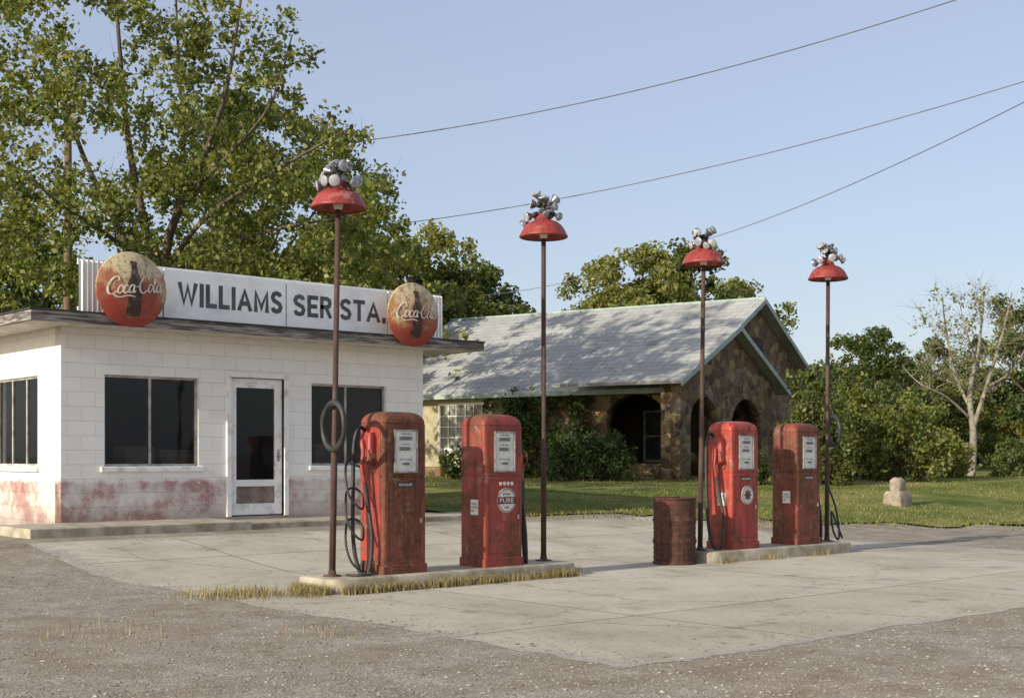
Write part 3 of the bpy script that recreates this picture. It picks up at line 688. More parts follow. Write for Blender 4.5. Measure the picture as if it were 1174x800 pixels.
# ------------------------------------------------------------------ lamps
def lamp(x,y,zb,lean,label,k):
    T=thing('lamp_post',label,'lamp post',(x,y,IZ-.002),0,'tall rusty lamp posts on the pump islands')
    h=zb-IZ; tx,ty=lean
    g=G().lathe([(.09,0),(.09,.012),(.04,.02),(.036,.06)],16)
    g.tube([(0,0,.02),(tx*.33,ty*.33,h*.33),(tx*.36,ty*.36,h*.36),(tx,ty,h+.1)],[.032,.032,.027,.027],12)
    g.obj('pole',M_pole,T,smooth=True)
    pr=[(.268,0),(.274,.005),(.268,.02),(.252,.05),(.232,.09),(.203,.13),(.16,.163),(.11,.184),(.088,.192),(.082,.225),(.062,.24),(.055,.275),(.03,.28)]
    inn=[(r-.006,z-.004) for r,z in pr[:-3]]
    g=G(); M=Matrix.Translation((tx,ty,h))
    g.lathe(pr,36,M,False); g.lathe(inn[::-1],36,M,False)
    g.obj('lamp_shade',M_shade,T,smooth=True)
    G().lathe([(.0,-.02),(.035,-.01),(.05,.03),(.04,.08),(.02,.12),(.02,.16)],16,M,False).obj('bulb',M_dialw,T,smooth=True)
    stem=G().tube([(tx,ty,h+.24),(tx,ty,h+.37)],.026,8); 
    rnd=random.Random(k+20)
    dirs=[]
    for i in range(8): dirs.append((2*math.pi*i/8+rnd.uniform(-.3,.3)+k,rnd.uniform(-.3,.2),rnd.uniform(.25,.29),rnd.uniform(.09,.17)))
    for i in range(6): dirs.append((2*math.pi*i/6+rnd.uniform(-.5,.5)+k*1.7,rnd.uniform(.35,.9),rnd.uniform(.30,.34),rnd.uniform(.05,.12)))
    for az,elv,zz,rad in dirs:
        d=Vector((math.cos(az)*math.cos(elv),math.sin(az)*math.cos(elv),math.sin(elv)))
        o0=Vector((tx,ty,h+zz)); p=o0+d*rad
        d=(d*.8+Vector((rnd.uniform(-.7,.7),rnd.uniform(-.7,.7),rnd.uniform(-.5,.4)))).normalized()
        stem.tube([o0,p-d*.03],.011,6)
        sc=rnd.uniform(.72,.95)
        Mb=Matrix.Translation(p)@d.to_track_quat('Z','Y').to_matrix().to_4x4()@Matrix.Scale(sc,4)
        stem.lathe([(.012,-.05),(.026,-.045),(.028,.0),(.02,.005)],12,Mb,True)
        bb=G().lathe([(.018,.004),(.022,.02),(.034,.045),(.052,.07),(.060,.088),(.062,.096)],18,Mb,False)
        bo=autosmooth(bb.obj('flood_bulb',M_bulb,T),45)
        G().lathe([(.062,.0965),(.058,.103),(.04,.110),(.001,.113)],18,Mb,False).obj('lens',M_bulbf,bo,smooth=True)
    stem.obj('lamp_holder',M_black,T,smooth=True)
    return T
lamp(-.78,.0,3.72,(.07,.0),'tall rusty lamp post with red shade and inner tube hung',1)
lamp(2.05,.05,3.75,(0,0),'tall rusty lamp post with red shade beside fuel pump',2)
lamp(4.60,-.04,3.70,(.09,0.02),'tall rusty lamp post with red shade behind oil drum',3)
lamp(7.30,0,3.75,(.03,0),'tall rusty lamp post with red shade at island end',4)
def ring(loc,rot,Rr,label):
    n=40; V=[];F=[]
    for i in range(n):
        t=2*math.pi*i/n; rr=.028+.003*math.sin(5*t)
        for j in range(10):
            u=2*math.pi*j/10; rad=Rr+rr*math.cos(u)+.008*math.sin(2*t)
            V.append((rad*math.cos(t)*.92,rr*math.sin(u),rad*math.sin(t)*1.05))
    for i in range(n):
        for j in range(10):
            F.append((i*10+j,i*10+(j+1)%10,((i+1)%n)*10+(j+1)%10,((i+1)%n)*10+j))
    o=mobj('inner_tube',V,F,M_rubber,None,loc,True); o.rotation_euler=rot
    meta(o,label,'inner tube','black inner tubes hung on lamp posts'); return o
ring((-.81,-.07,1.60),(0.05,.1,math.radians(-92)),.215,'black rubber inner tube hung on a lamp post')
ring((7.37,-.07,1.66),(0.05,-.1,math.radians(-118)),.19,'black rubber inner tube hung on the island end lamp')
hp=[(-.60,-.02,1.25)]
for i in range(26):
    t=i*.75; hp.append((-.56+.10*math.cos(t)+.01*math.sin(3*t),-.06+.08*math.sin(t),1.2-i*.036+.17*math.sin(t*1.0)))
hp+=[(-.5,-.1,.2),(-.45,-.2,.165),(-.6,-.25,.165),(-.7,-.12,.165)]
o=G().tube(crom(hp,6),.012,7).obj('air_hose',M_rubber,None,smooth=True); meta(o,'tangled black air hose hanging between lamp post and pump','hose')
hp=[(7.36,.02,.9),(7.45,-.04,.6),(7.5,-.06,.3),(7.42,-.1,.17),(7.36,-.06,.3),(7.4,.0,.55),(7.48,-.03,.4),(7.52,-.1,.18)]
o=G().tube(crom(hp,8),.014,7).obj('air_hose',M_rubber,None,smooth=True); meta(o,'short black hose hanging at the foot of lamp post','hose')
# ------------------------------------------------------------------ drum
T=thing('oil_drum','rusty red steel oil drum standing beside the island','drum',(4.14,-.03,.009))
pr=[(.262,0),(.270,.006),(.270,.02),(.256,.03)]
for k in range(1,60):
    z=.03+.745*k/60; r=.256+.016*math.exp(-((z-.28)/.016)**2)+.016*math.exp(-((z-.53)/.016)**2)+.0025*math.sin(z*105); pr.append((r,z))
pr+=[(.256,.778),(.270,.785),(.273,.80),(.262,.806),(.252,.80),(.250,.74),(.001,.735)]
autosmooth(G().lathe(pr,40,None,False).obj('body',M_barrel,T),50)
G().lathe([(.255,.0),(.0,.002)],20,None,False).obj('base',M_barrel,T)
# ------------------------------------------------------------------ stone house
hx0,hy0=19.95,14.1; HZ=.45
HS=thing('stone_house','fieldstone bungalow with arched porch and grey shingle roof','house',(hx0,hy0,0),math.atan2(.272,.963))
W,D=11.4,11.4; EZ=3.35; AZ=6.2
wallhole('long_wall',rect(.2,11.2,HZ-.5,EZ),[archp(.25,2.15,1.12,3.12),rect(6.2,8.1,1.55,2.95),rect(9.3,10.3,.6,2.8)],.35,M_stone,HS,(0,0,0),'x')
wallhole('gable_wall',[(0,HZ-.5),(W,HZ-.5),(W,EZ),(W/2,AZ-.12),(0,EZ)],[archp(.55,2.1,.75,3.05),archp(2.9,4.7,.75,3.05)],.35,M_stone,HS,(0,-.15,0),'y')
G().box(W-.3,W,.2,D,HZ-.5,EZ).box(.2,W-.3,D-.3,D,HZ-.5,EZ).obj('back_wall',M_stone,HS)
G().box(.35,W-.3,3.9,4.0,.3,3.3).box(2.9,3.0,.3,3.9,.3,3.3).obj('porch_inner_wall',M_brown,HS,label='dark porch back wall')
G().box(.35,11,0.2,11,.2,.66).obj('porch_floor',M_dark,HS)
pw=thing('porch_window','pale framed window on the porch back wall','w'); del pw['category']; pw.parent=HS
g=G()
for y0_,y1_ in ((.9,.97),(1.62,1.69),(2.34,2.41)): g.box(2.84,2.895,y0_,y1_,1.15,2.75)
g.box(2.85,2.893,.97,2.34,1.15,1.22).box(2.85,2.893,.97,2.34,1.93,1.98).box(2.85,2.893,.97,2.34,2.68,2.75); g.obj('frame',M_wf,pw)
G().box(2.87,2.89,.93,2.38,1.18,2.72).obj('glass',simple('dim_porch_glass',(.10,.10,.09),(.04,.04,.04),3,.2,bmp=0),pw)
G().box(-.03,-.004,5.2,8.9,1.0,1.50).box(-.03,-.004,5.2,6.14,1.5,3.2).box(-.03,-.004,8.16,8.9,1.5,3.2).box(-.03,-.004,6.14,8.16,3.0,3.2).obj('siding',M_siding,HS,label='cream boarded wall panel')
wn=thing('window','white multi pane window','w'); del wn['category']; wn.parent=HS
g=G().box(-.06,-.032,6.14,8.16,2.92,3.0).box(-.06,-.032,6.14,8.16,1.5,1.58).box(-.06,-.032,6.14,6.22,1.58,2.92).box(-.06,-.032,8.08,8.16,1.58,2.92).box(-.055,-.034,7.11,7.19,1.58,2.92)
for k in range(1,4):
    for q0,q1 in ((6.22,7.11),(7.19,8.08)): g.box(-.05,-.036,q0,q1,1.58+k*.335-.015,1.58+k*.335+.015)
for c in (6.52,6.82,7.49,7.79): g.box(-.048,-.038,c-.012,c+.012,1.58,2.92)
g.obj('frame',M_white,wn)
G().box(-.02,.0,6.2,8.1,1.56,2.94).obj('glass',simple('pale_curtained_glass',(.34,.33,.27),(.12,.12,.10),3,.3,bmp=0),wn)
G().box(-.04,.1,9.3,10.3,.6,2.8).obj('side_door',M_brown,HS)
def slope(name,p,th,mat,par):
    v=[Vector(q) for q in p]; n=(v[1]-v[0]).cross(v[3]-v[0]).normalized()
    if n.z<0:n=-n
    lo=[q-n*th for q in v]
    return mobj(name,v+lo,[(0,1,2,3),(7,6,5,4),(0,4,5,1),(1,5,6,2),(2,6,7,3),(3,7,4,0)],mat,par)
ov=.45; k=(AZ-EZ)/(W/2)
ez=EZ-ov*k+.12; rz=AZ+.12; go=-.45
ROOF=thing('roof','weathered grey shingle gable roof','r'); del ROOF['category']; ROOF.parent=HS
slope('roof_slope',[(-ov,go,ez),(W/2,go,rz),(W/2,D+.4,rz),(-ov,D+.4,ez)],.10,M_shingle,ROOF)
slope('roof_slope',[(W/2+.002,go,rz),(W+ov,go,ez),(W+ov,D+.4,ez),(W/2+.002,D+.4,rz)],.10,M_shingle,ROOF)
def barge(x0,z0,x1,z1,y,h,name='barge_board',par=ROOF):
    mobj(name,[(x0,y-.03,z0-h),(x1,y-.03,z1-h),(x1,y-.03,z1),(x0,y-.03,z0),(x0,y,z0-h),(x1,y,z1-h),(x1,y,z1),(x0,y,z0)],[(0,1,2,3),(7,6,5,4),(0,4,5,1),(1,5,6,2),(2,6,7,3),(3,7,4,0)],M_teal,par)
barge(-ov,ez+.01,W/2,rz+.01,go-.002,.16); barge(W/2,rz+.01,W+ov,ez+.01,go-.002,.16)
G().box(-ov-.03,-ov,go-.03,D+.42,ez-.14,ez+.01).obj('eave_board',M_teal,ROOF)
G().tube([(W/2,go,rz+.01),(W/2,D+.4,rz+.01)],.06,6).obj('ridge_cap',M_teal,ROOF)
gx0,gx1,gy=-1.35,6.0,-.75; ge=3.35; ga=5.0; gm=(gx0+gx1)/2
wallhole('porch_gable_wall',[(gx0+.25,HZ-.5),(gx1-.25,HZ-.5),(gx1-.25,ge+.08),(gm,ga-.1),(gx0+.25,ge+.08)],[archp(-.45,1.35,.75,3.0),archp(2.35,4.6,.75,3.05)],.3,M_stone,HS,(0,gy,0),'y')
G().box(gx0+.25,gx0+.55,gy+.3,-.16,HZ-.5,ge).obj('porch_side_wall',M_stone,HS)
PR=thing('porch_roof','small porch gable roof with pale trim','r'); del PR['category']; PR.parent=HS
kk=(ga-ge)/(gm-gx0)
slope('roof_slope',[(gx0-.3,gy-.3,ge-.3*kk+.15),(gm,gy-.3,ga+.15),(gm,3.0,ga+.15),(gx0-.3,3.0,ge-.3*kk+.15)],.09,M_shingle,PR)
slope('roof_slope',[(gm+.002,gy-.3,ga+.15),(gx1+.3,gy-.3,ge-.3*kk+.15),(gx1+.3,-.1,ge-.3*kk+.15),(gm+.002,-.1,ga+.15)],.09,M_shingle,PR)
barge(gx0-.3,ge-.3*kk+.16,gm,ga+.16,gy-.302,.16,par=PR); barge(gm,ga+.16,gx1+.3,ge-.3*kk+.16,gy-.302,.16,par=PR)
G().box(5.2,6.2,-.19,-.151,4.3,5.1).obj('attic_vent',M_brown,HS)

# ------------------------------------------------------------------ foliage
def leaves(centers,rads,ns,size,flat=.8,aspect=.7):
    out=[]
    for c,r,n in zip(centers,rads,ns):
        d=RNG.normal(size=(n,3)); d/=np.linalg.norm(d,axis=1)[:,None]
        rr=(RNG.random(n)**.75)[:,None]*r
        out.append(np.array(c)+d*rr*np.array([1,1,flat]))
    c=np.concatenate(out); n=len(c)
    t=RNG.normal(size=(n,3)); t[:,2]-=.4; t/=np.linalg.norm(t,axis=1)[:,None]
    b=np.cross(t,RNG.normal(size=(n,3))); b/=np.linalg.norm(b,axis=1)[:,None]
    s=(size*(.6+.8*RNG.random(n)))[:,None]
    v=np.stack([c-t*s/2,c+b*s*aspect/2-t*s*.08,c+t*s/2,c-b*s*aspect/2-t*s*.08],1).reshape(-1,3)
    return v
def leafmesh(name,v,mat):
    n=len(v)//4; me=bpy.data.meshes.new(name); me.vertices.add(len(v)); me.vertices.foreach_set('co',v.astype(np.float32).ravel())
    me.loops.add(4*n); me.loops.foreach_set('vertex_index',np.arange(4*n,dtype=np.int32))
    me.polygons.add(n); me.polygons.foreach_set('loop_start',np.arange(0,4*n,4,dtype=np.int32))
    me.update(calc_edges=True); me.validate(); me.materials.append(mat); return me
def branchify(g,nodes,center,r0,rnd,wig=.25):
    c=Vector(center)
    best=min(nodes,key=lambda q:(q[0]-c).length+max(0,q[0].z-c.z)*1.5)
    p0,rb=best; L_=(c-p0).length
    m1=p0.lerp(c,.35)+Vector((rnd.uniform(-1,1),rnd.uniform(-1,1),rnd.uniform(-.2,1)))*wig*L_*.4
    m2=p0.lerp(c,.7)+Vector((rnd.uniform(-1,1),rnd.uniform(-1,1),rnd.uniform(-.2,.8)))*wig*L_*.3
    r=min(rb*.6,r0+.012*L_)
    pts=crom([p0,m1,m2,c],3); rr=[r*(1-.8*i/(len(pts)-1)) for i in range(len(pts))]
    g.tube(pts,rr,5)
    for q in pts[3:]: nodes.append((q,r*.7))
def tree(name,label,base,limbs,clusters,size,mleaf,mbark,rnd,twig=.012,group=None,cat='tree',twigs=0):
    T=thing(name,label,cat,base,0,group)
    g=G(); nodes=[]
    for pts,ra,rb in limbs:
        p=crom(pts,5); n=len(p); rr=[ra+(rb-ra)*i/(n-1) for i in range(n)]
        g.tube(p,rr,9)
        for i in range(n//4,n): nodes.append((p[i],rr[i]))
    cs=sorted(clusters,key=lambda c:min((Vector(c[0])-q[0]).length for q in nodes))
    for c in cs: branchify(g,nodes,c[0],twig,rnd)
    for c in cs:
        for _ in range(twigs):
            c0=Vector(c[0]); e=c0+Vector((rnd.gauss(0,.5),rnd.gauss(0,.5),abs(rnd.gauss(.5,.3))))*c[1]*1.8
            g.tube([c0,c0.lerp(e,.5)+Vector((rnd.uniform(-.05,.05),rnd.uniform(-.05,.05),0)),e],[twig*.55,twig*.4,twig*.2],4)
    g.obj('trunk',mbark,T,smooth=True)
    v=leaves([c[0] for c in cs],[c[1] for c in cs],[c[2] for c in cs],size)
    me=leafmesh('crown',v,mleaf); o=bpy.data.objects.new('crown',me); COL.objects.link(o); o.parent=T
    return T
def cl(base,X,Y,z): 
    a,b=c2w(X,Y); return (a-base[0],b-base[1],z-base[2])
rnd=random.Random(3)
bX,bY=-7.4,27.0
bb=(*c2w(bX,bY),.3)
def bt(X,Y,z): return cl(bb,X,Y,z)
def px(x,y,d=27.0): return ((x-587)/1500*d,d,CZ+(524-y)*d/1500)
def q(x,y,dd=0): X,Y,z=px(x,y,27+dd); return bt(X,Y,z)
limbs=[([bt(bX,bY,.2),q(180,330),q(168,270),q(150,180,.5),q(140,90,1),q(130,-40,1)],.14,.028),
 ([bt(bX+.15,bY,.3),q(188,320),q(205,240,-.5),q(238,170,-1),q(262,90,-1.2),q(280,-30,-1)],.12,.022),
 ([bt(bX-.3,bY+.3,.3),q(150,320,.3),q(130,250,.5),q(100,190,1),q(75,120,1.5),q(50,30,2)],.10,.025),
 ([q(190,310),q(235,250,-1),q(300,205,-2),q(360,170,-2.5),q(395,150,-3)],.06,.015),
 ([q(200,310),q(250,285,-.5),q(320,262,-1),q(390,250,-1.5),q(440,240,-1.5)],.05,.013),
 ([q(205,240,-.5),q(210,160,1),q(205,80,2.0),q(200,-50,2.5)],.06,.018),
 ([q(210,230,-.5),q(260,180,-1),q(310,120,-1.5),q(335,40,-1.5)],.05,.015),
 ([q(150,290),q(110,260,-1.5),q(70,235,-2.5),q(30,200,-3)],.055,.016)]
clus=[]
def inside(x,y):
    if y<120: R_=340+ (max(y,-10)-15)*.45+15*math.sin(y*.1)-(max(0,-10-y))*.7
    elif y<230: R_=392+(y-120)*.68+12*math.sin(y*.13)
    else: R_=475-max(0,(y-290))*.7
    return x<R_
k=0
while k<760:
    x=rnd.uniform(-80,480); y=rnd.uniform(-150,340); dd=rnd.uniform(-2.8,2.8)
    if not inside(x+10,y): continue
    gn=math.sin(x*.031+1.0)+math.sin(y*.043+x*.012+2)+.9*math.sin(x*.06-y*.05)
    if gn<-1.25 : continue
    if gn<-.6 and rnd.random()<.45: continue
    if y>90 and rnd.random()<.0: continue
    r=rnd.uniform(.2,.54); clus.append((q(x,y,dd),r,int(260*r**2)+26)); k+=1
tree('broadleaf_tree','large spreading green tree with airy crown behind the station',bb,limbs,clus,.112,M_leafA,M_bark,rnd,.008,twigs=1)
rnd=random.Random(31); d1=34; X1=(265-587)/1500*d1; b1=(*c2w(X1,d1),.45)  # extra tree, added and thickened to dapple the house roof; fills foliage gap too
def q2(x,y,dd=0): d=d1+dd; return cl(b1,(x-587)/1500*d,d,CZ+(524-y)*d/1500)
limbs=[([(0,0,-.3),q2(268,420),q2(272,350),q2(265,280),q2(275,160)],.12,.02),([q2(268,400),q2(300,330,-.5),q2(340,270,-1),q2(380,220,-1)],.065,.018),([q2(270,380),q2(240,320,.5),q2(215,250,1)],.055,.018),([q2(272,340),q2(310,290,1),q2(340,200,1.5)],.05,.015)]
cs=[]
while len(cs)<230:
    x=rnd.gauss(300,85); y=rnd.uniform(90,360); dd=rnd.uniform(-3.5,3.5)
    if not (130<x<455) or y<90+abs(x-280)*.75: continue
    if math.sin(x*.05)+math.sin(y*.06+1)+math.sin(dd*1.7+1)<-.8: continue
    r=rnd.uniform(.3,.62); cs.append((q2(x,y,dd),r,int(420*r*r)+25))
tree('broadleaf_tree','medium green tree added between the station and the house to shade its roof',b1,limbs,cs,.135,M_leafA,M_bark,rnd,.009)

def gentree(rnd,h,w,nc,nl,low=.25):
    limbs=[([(0,0,-.3),(rnd.uniform(-.2,.2),rnd.uniform(-.2,.2),h*.35),(rnd.uniform(-.4,.4),rnd.uniform(-.4,.4),h*.65),(rnd.uniform(-.5,.5),rnd.uniform(-.5,.5),h*.92)],h*.022,h*.004)]
    for i in range(5):
        a=i*1.26+rnd.random(); z=h*rnd.uniform(.2,.45); l=w*rnd.uniform(.5,.85)
        limbs.append(([(0,0,z),(math.cos(a)*l*.4,math.sin(a)*l*.4,z+h*.12),(math.cos(a)*l,math.sin(a)*l,z+h*.3)],h*.010,h*.003))
    cl_=[]
    while len(cl_)<nc:
        z=low+(1-low)*rnd.random(); prof=math.sin(min(1,max(0,(z-low)/(1-low)))**.75*math.pi)**.6
        a=rnd.random()*6.28; r=w*prof*(rnd.random()**.5)*(1+.32*math.sin(3*a+h)+.22*math.sin(5*a+z*9))
        cl_.append(((math.cos(a)*r,math.sin(a)*r,z*h*(1+.06*math.sin(4*a+r))),rnd.uniform(.07,.18)*w+.15,nl))
    return limbs,cl_
protos={}
def proto(key,seed,h,w,nc,nl,size,ml,mb=M_bark,low=.2):
    r=random.Random(seed); protos[key]=(r,)+gentree(r,h,w,nc,nl,low)+(size,ml,mb)
made={}
def place(key,X,Y,sc,label,group,dz=0,name='tree'):
    a,b=c2w(X,Y); z=gz(a,b)-.1+dz
    if key not in made:
        r,li,cs,size,ml,mb=protos[key]
        T=tree(name,label,(a,b,z),li,cs,size,ml,mb,r,.02,group); made[key]=T
    else:
        src=made[key]; T=thing(name,label,'tree',(a,b,z),0,group)
        for c in src.children:
            o=c.copy(); COL.objects.link(o); o.parent=T
    T.scale=(sc*random.uniform(.95,1.1),sc*random.uniform(.95,1.1),sc); T.rotation_euler=(0,0,random.random()*6.28)
    return T
proto('d',11,9,3.6,105,140,.20,M_leafB,low=.12)
proto('e',12,8,3.2,100,140,.19,M_leafD,low=.12)
proto('f',13,10,3.4,115,110,.20,M_leafC,low=.2)
proto('g',17,7,3.6,90,140,.19,M_leafC,low=.1)
def PX(x,d): return (x-587)/1500*d
G1='trees of the surrounding wood'
lay=[
 (30,40,.85,'d'),(110,44,.9,'e'),(190,46,.95,'g'),(260,42,.85,'d'),(330,44,.95,'e'),(400,47,.92,'f'),(430,46,1.12,'g'),(465,52,1.15,'e'),(495,56,1.02,'f'),(525,54,1.08,'e'),(560,60,.98,'d'),(592,64,.82,'e'),(-30,38,.9,'e'),(370,52,1.05,'d'),(290,55,1.0,'f'),
 (690,68,1.05,'f'),(735,64,1.06,'f'),(795,66,1.40,'e'),(838,70,.98,'f'),(880,76,.95,'g'),(650,75,.9,'g'),(765,70,1.12,'f'),
 (955,72,.80,'g'),(982,62,.80,'e'),(1030,66,.78,'g'),(1070,64,.80,'e'),(1120,74,.75,'g'),(1160,66,.78,'f'),(1200,60,.9,'d'),(1240,66,.9,'e'),(1095,80,.75,'e'),(1010,56,.66,'d')]
for x,d,s,kx in lay:
    lab={'d':'dark green leafy tree','e':'green leafy tree','f':'tall yellow green leafy tree','g':'broad yellow green tree'}[kx]+' at the edge of the wood'
    place(kx,PX(x,d),d,s,lab,G1)
cs=[]
for _ in range(420):
    x=random.uniform(-150,1330); d=random.uniform(70,95); a,b=c2w(PX(x,d),d); cs.append(((a,b,gz(a,b)+random.uniform(.2,3.4)),random.uniform(1.0,1.9),100))
v=leaves([c[0] for c in cs],[c[1] for c in cs],[c[2] for c in cs],.38)
o=bpy.data.objects.new('woodland_undergrowth',leafmesh('woodland_undergrowth',v,M_leafD)); COL.objects.link(o); meta(o,'dense green undergrowth along the edge of the wood','undergrowth',kind='stuff')
rnd=random.Random(8)
d0=44; X0=PX(1113,d0); bp=(*c2w(X0,d0),.6)
def r_(x,y,dd=0):
    d=d0+dd; return cl(bp,PX(x,d),d,CZ+(524-y)*d/1500)
limbs=[([cl(bp,X0,d0,.4),r_(1116,500),r_(1112,450),r_(1122,400,.5),r_(1128,340,.5)],.15,.02),([r_(1116,490),r_(1132,440,-.4),r_(1150,380,-.6),r_(1160,335)],.09,.015),([r_(1114,470),r_(1095,430,.5),r_(1085,380,1),r_(1080,340)],.07,.012),([r_(1113,480),r_(1085,455,-.5),r_(1055,440,-.8),r_(1035,420)],.05,.01),([r_(1122,420),r_(1108,380,-1),r_(1098,338)],.04,.01),([r_(1130,445),r_(1165,420,.8),r_(1185,370,1)],.05,.01)]
cs=[]
for _ in range(150):
    x=rnd.gauss(1120,38); y=rnd.uniform(330,450); cs.append((r_(x,y,rnd.uniform(-1.6,1.6)),rnd.uniform(.25,.5),9))
tree('pale_tree','pale barked nearly bare tree standing on the lawn',bp,limbs,cs,.11,M_leafC,M_palebark,rnd,.010,twigs=6)
def bush(name,label,base,cs,size,ml,cat='bush',group=None):
    T=thing(name,label,cat,base,0,group); g=G()
    for c in cs[::3]:
        c0=Vector(c[0]); g.tube(crom([(c0.x*.25,c0.y*.25,-.1),(c0.x*.6,c0.y*.6,c0.z*.55),c0],3),[.02,.018,.016,.014,.011,.009,.006],5)
    g.obj('stems',M_bark,T,smooth=True)
    v=leaves([c[0] for c in cs],[c[1] for c in cs],[c[2] for c in cs],size,.9)
    o=bpy.data.objects.new('foliage',leafmesh('foliage',v,ml)); COL.objects.link(o); o.parent=T; return T
def rb(x0,x1,d,h,n,nl,size,ml,label,name='bush',depthr=.9,group=None):
    X0,X1=PX(x0,d),PX(x1,d); Xc=(X0+X1)/2; a,b=c2w(Xc,d); base=(a,b,gz(a,b)); w=(X1-X0)/2; cs=[]
    rn=random.Random(int(x0))
    for _ in range(n):
        u=rn.uniform(-1,1); hh=h*(1-.5*u*u)*rn.uniform(.7,1.12); z=hh*rn.random()**.7; dd=rn.uniform(-depthr,depthr)
        da,db=.752*u*w+.659*dd,-.659*u*w+.752*dd
        cs.append(((da,db,z),rn.uniform(.16,.42),nl))
    return bush(name,label,base,cs,size,ml,group=group)
rb(900,970,34,3.0,110,80,.115,M_leafD,'dense green shrub covering the corner of the stone porch')
rb(950,1030,37.5,2.8,100,80,.115,M_leafA,'tall overgrown green shrub beside the stone house')
rb(1000,1085,36,2.3,90,80,.115,M_leafA,'wide leafy green shrub on the lawn edge')
rb(1060,1110,40,1.7,40,60,.12,M_leafC,'low yellow green shrub on the lawn edge')
rb(1135,1190,42,1.4,30,60,.12,M_leafD,'low dark shrub at lawn edge')
rb(628,720,35.2,1.5,90,80,.10,M_ivy,'spreading green shrub against the stone wall',depthr=.5)
rb(505,560,37,1.0,35,60,.10,M_ivy,'leafy shrub below the cream wall window',depthr=.3)
rb(835,880,33.5,.9,30,60,.10,M_leafD,'low shrub in front of the stone porch arch',depthr=.4)
IV=thing('climbing_ivy','dark green ivy climbing the stone wall and eave','ivy',(hx0,hy0,0),math.atan2(.272,.963))
cs=[]; g=G(); rn=random.Random(4)
for y0,y1,zt in ((2.6,3.1,3.0),(3.4,5.0,3.3),(4.0,5.6,3.35),(4.8,5.5,3.3)):
    for _ in range(32):
        y=rn.uniform(y0,y1); z=.5+(zt-.5)*rn.random(); cs.append(((-.18-.35*rn.random()*(1-abs(z-2)/3),y,z),rn.uniform(.14,.28),75))
for _ in range(18):
    y=rn.uniform(2.6,6.2); cs.append(((-.35,y,3.0+rn.uniform(-.2,.1)),rn.uniform(.08,.18),40))
for y in (2.8,3.8,4.3,4.9,5.3): g.tube(crom([(-.1,y,.3),(-.15,y+.2,1.2),(-.12,y-.1,2.2),(-.15,y+.15,3.1)],4),.02,5)
g.obj('vine_stems',M_bark,IV)
v=leaves([c[0] for c in cs],[c[1] for c in cs],[c[2] for c in cs],.10,1)
o=bpy.data.objects.new('foliage',leafmesh('foliage',v,M_ivy)); COL.objects.link(o); o.parent=IV
d=27.5; a,b=c2w(PX(1029,d),d); T=thing('garden_ornament','rough pale stone marker block standing on the lawn','ornament',(a,b,gz(a,b)))
def rough(g,k):
    g.v=[(x*(1+.05*math.sin(z*17+x*21+k)),y*(1+.05*math.cos(z*15+y*19+k)),z+.010*math.sin(x*40+y*33+k)) for x,y,z in g.v]; return g
autosmooth(rough(G().loft([(-.1,.25,.22,.06),(.10,.245,.215,.06),(.26,.235,.205,.06),(.31,.21,.18,.06)]),1).obj('base_stone',M_stoneg,T))
autosmooth(rough(G().loft([(.29,.13,.115,.05),(.34,.145,.13,.06),(.46,.145,.13,.07),(.53,.135,.12,.07),(.58,.09,.08,.06),(.595,.04,.04,.03)]),2).obj('top_stone',M_stoneg,T),60)
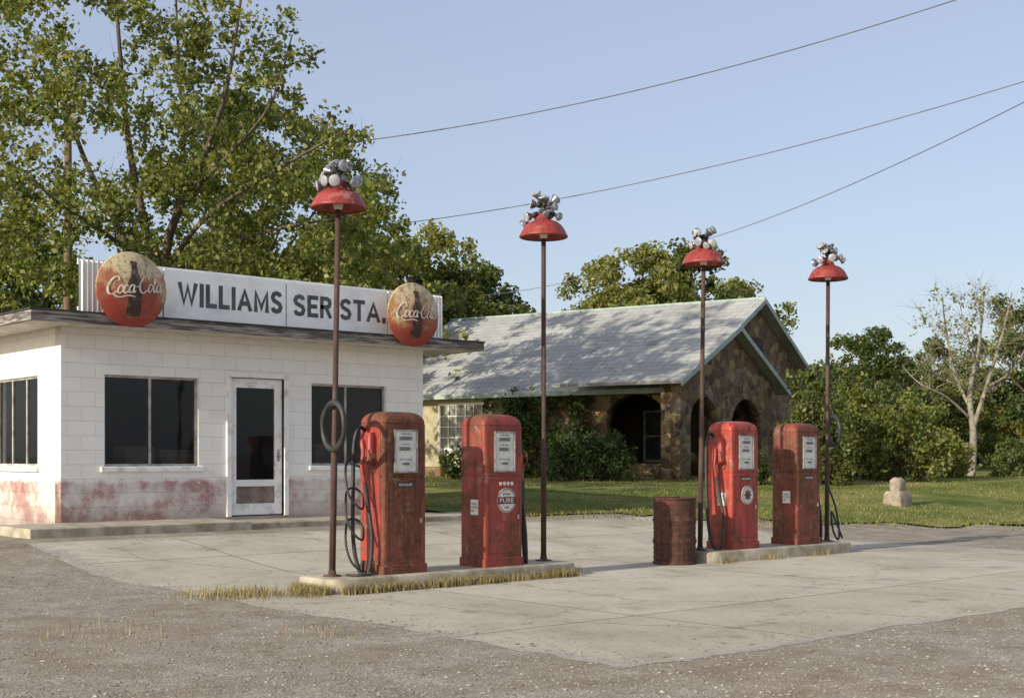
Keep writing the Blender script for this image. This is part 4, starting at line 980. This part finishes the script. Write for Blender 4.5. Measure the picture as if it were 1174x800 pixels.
# ------------------------------------------------------------------ utility pole and wires
pp=P(78,150,33); T=thing('utility_pole','tall brown wooden utility pole among the tree leaves','pole',(pp.x,pp.y,gz(pp.x,pp.y)))
hh=pp.z-T.location.z+.6
G().lathe([(.13,-.2),(.11,hh*.5),(.085,hh),(.001,hh+.02)],12,None,False).obj('shaft',simple('creosote_wood',(.20,.13,.08),(.11,.07,.045),4,.9,stretch=(3,3,.3)),T,smooth=True)
G().box(-.05,.05,-.7,.7,hh-.5,hh-.40).obj('crossarm',M_brown,T)
def wire(xa,ya,da,sag,xb,yb,db,rad,label):
    A=P(xa,ya,da);B=P(xb,yb,db); pts=[]
    for i in range(-6,56):
        t=i/40; q_=A+(B-A)*t; q_=q_+Vector((0,0,-4*sag*t*(1-t))); pts.append(q_)
    o=G().tube(pts,rad,6).obj('power_line',M_wire,None); meta(o,label,'power line','overhead wires')
wire(405,163,30,.28,1053,14,24,.011,'thin dark overhead wire sagging across the sky')
wire(470,255,34,.30,1160,98,26,.010,'thin dark overhead wire sagging across the sky')
wire(840,265,45,.15,1155,127,28,.011,'thin dark overhead wire sagging across the sky')
wire(560,338,52,.1,690,313,46,.011,'thin dark service wire reaching the stone house roof')

# ------------------------------------------------------------------ camera, light, world
cam=bpy.data.cameras.new('camera'); co=bpy.data.objects.new('camera',cam); COL.objects.link(co)
co.location=(CA,CB,CZ); co.rotation_euler=(math.pi/2,0,math.atan2(.752,.659)-math.pi/2)
cam.sensor_width=36; cam.lens=36*1500/1174; cam.shift_y=124/1174; cam.clip_end=4000; S.camera=co
el=math.radians(21.5); ph=math.radians(1.5)
dv=Vector((math.cos(ph)*math.cos(el),math.sin(ph)*math.cos(el),-math.sin(el)))
su=bpy.data.lights.new('sun','SUN'); su.energy=5; su.angle=math.radians(.5); su.color=(1,.925,.77)
so=bpy.data.objects.new('sun',su); COL.objects.link(so); so.rotation_euler=dv.to_track_quat('-Z','Y').to_euler(); so.location=(-20,0,20)
w=bpy.data.worlds.new('World'); S.world=w; w.use_nodes=True; nt=w.node_tree
sk=nt.nodes.new('ShaderNodeTexSky'); sk.sky_type='NISHITA'; sk.sun_disc=False; sk.sun_elevation=el; sk.sun_rotation=math.atan2(-math.cos(ph),-math.sin(ph)); sk.air_density=1.0; sk.dust_density=1.5; sk.ozone_density=1.2
bg=nt.nodes['Background']; bg.inputs[1].default_value=.145
hz=mix(nt,.46,sk.outputs[0],(4.5,4.8,6.1))
nt.links.new(hz,bg.inputs[0])
S.view_settings.view_transform='Standard'; S.view_settings.look='None'; S.view_settings.exposure=0
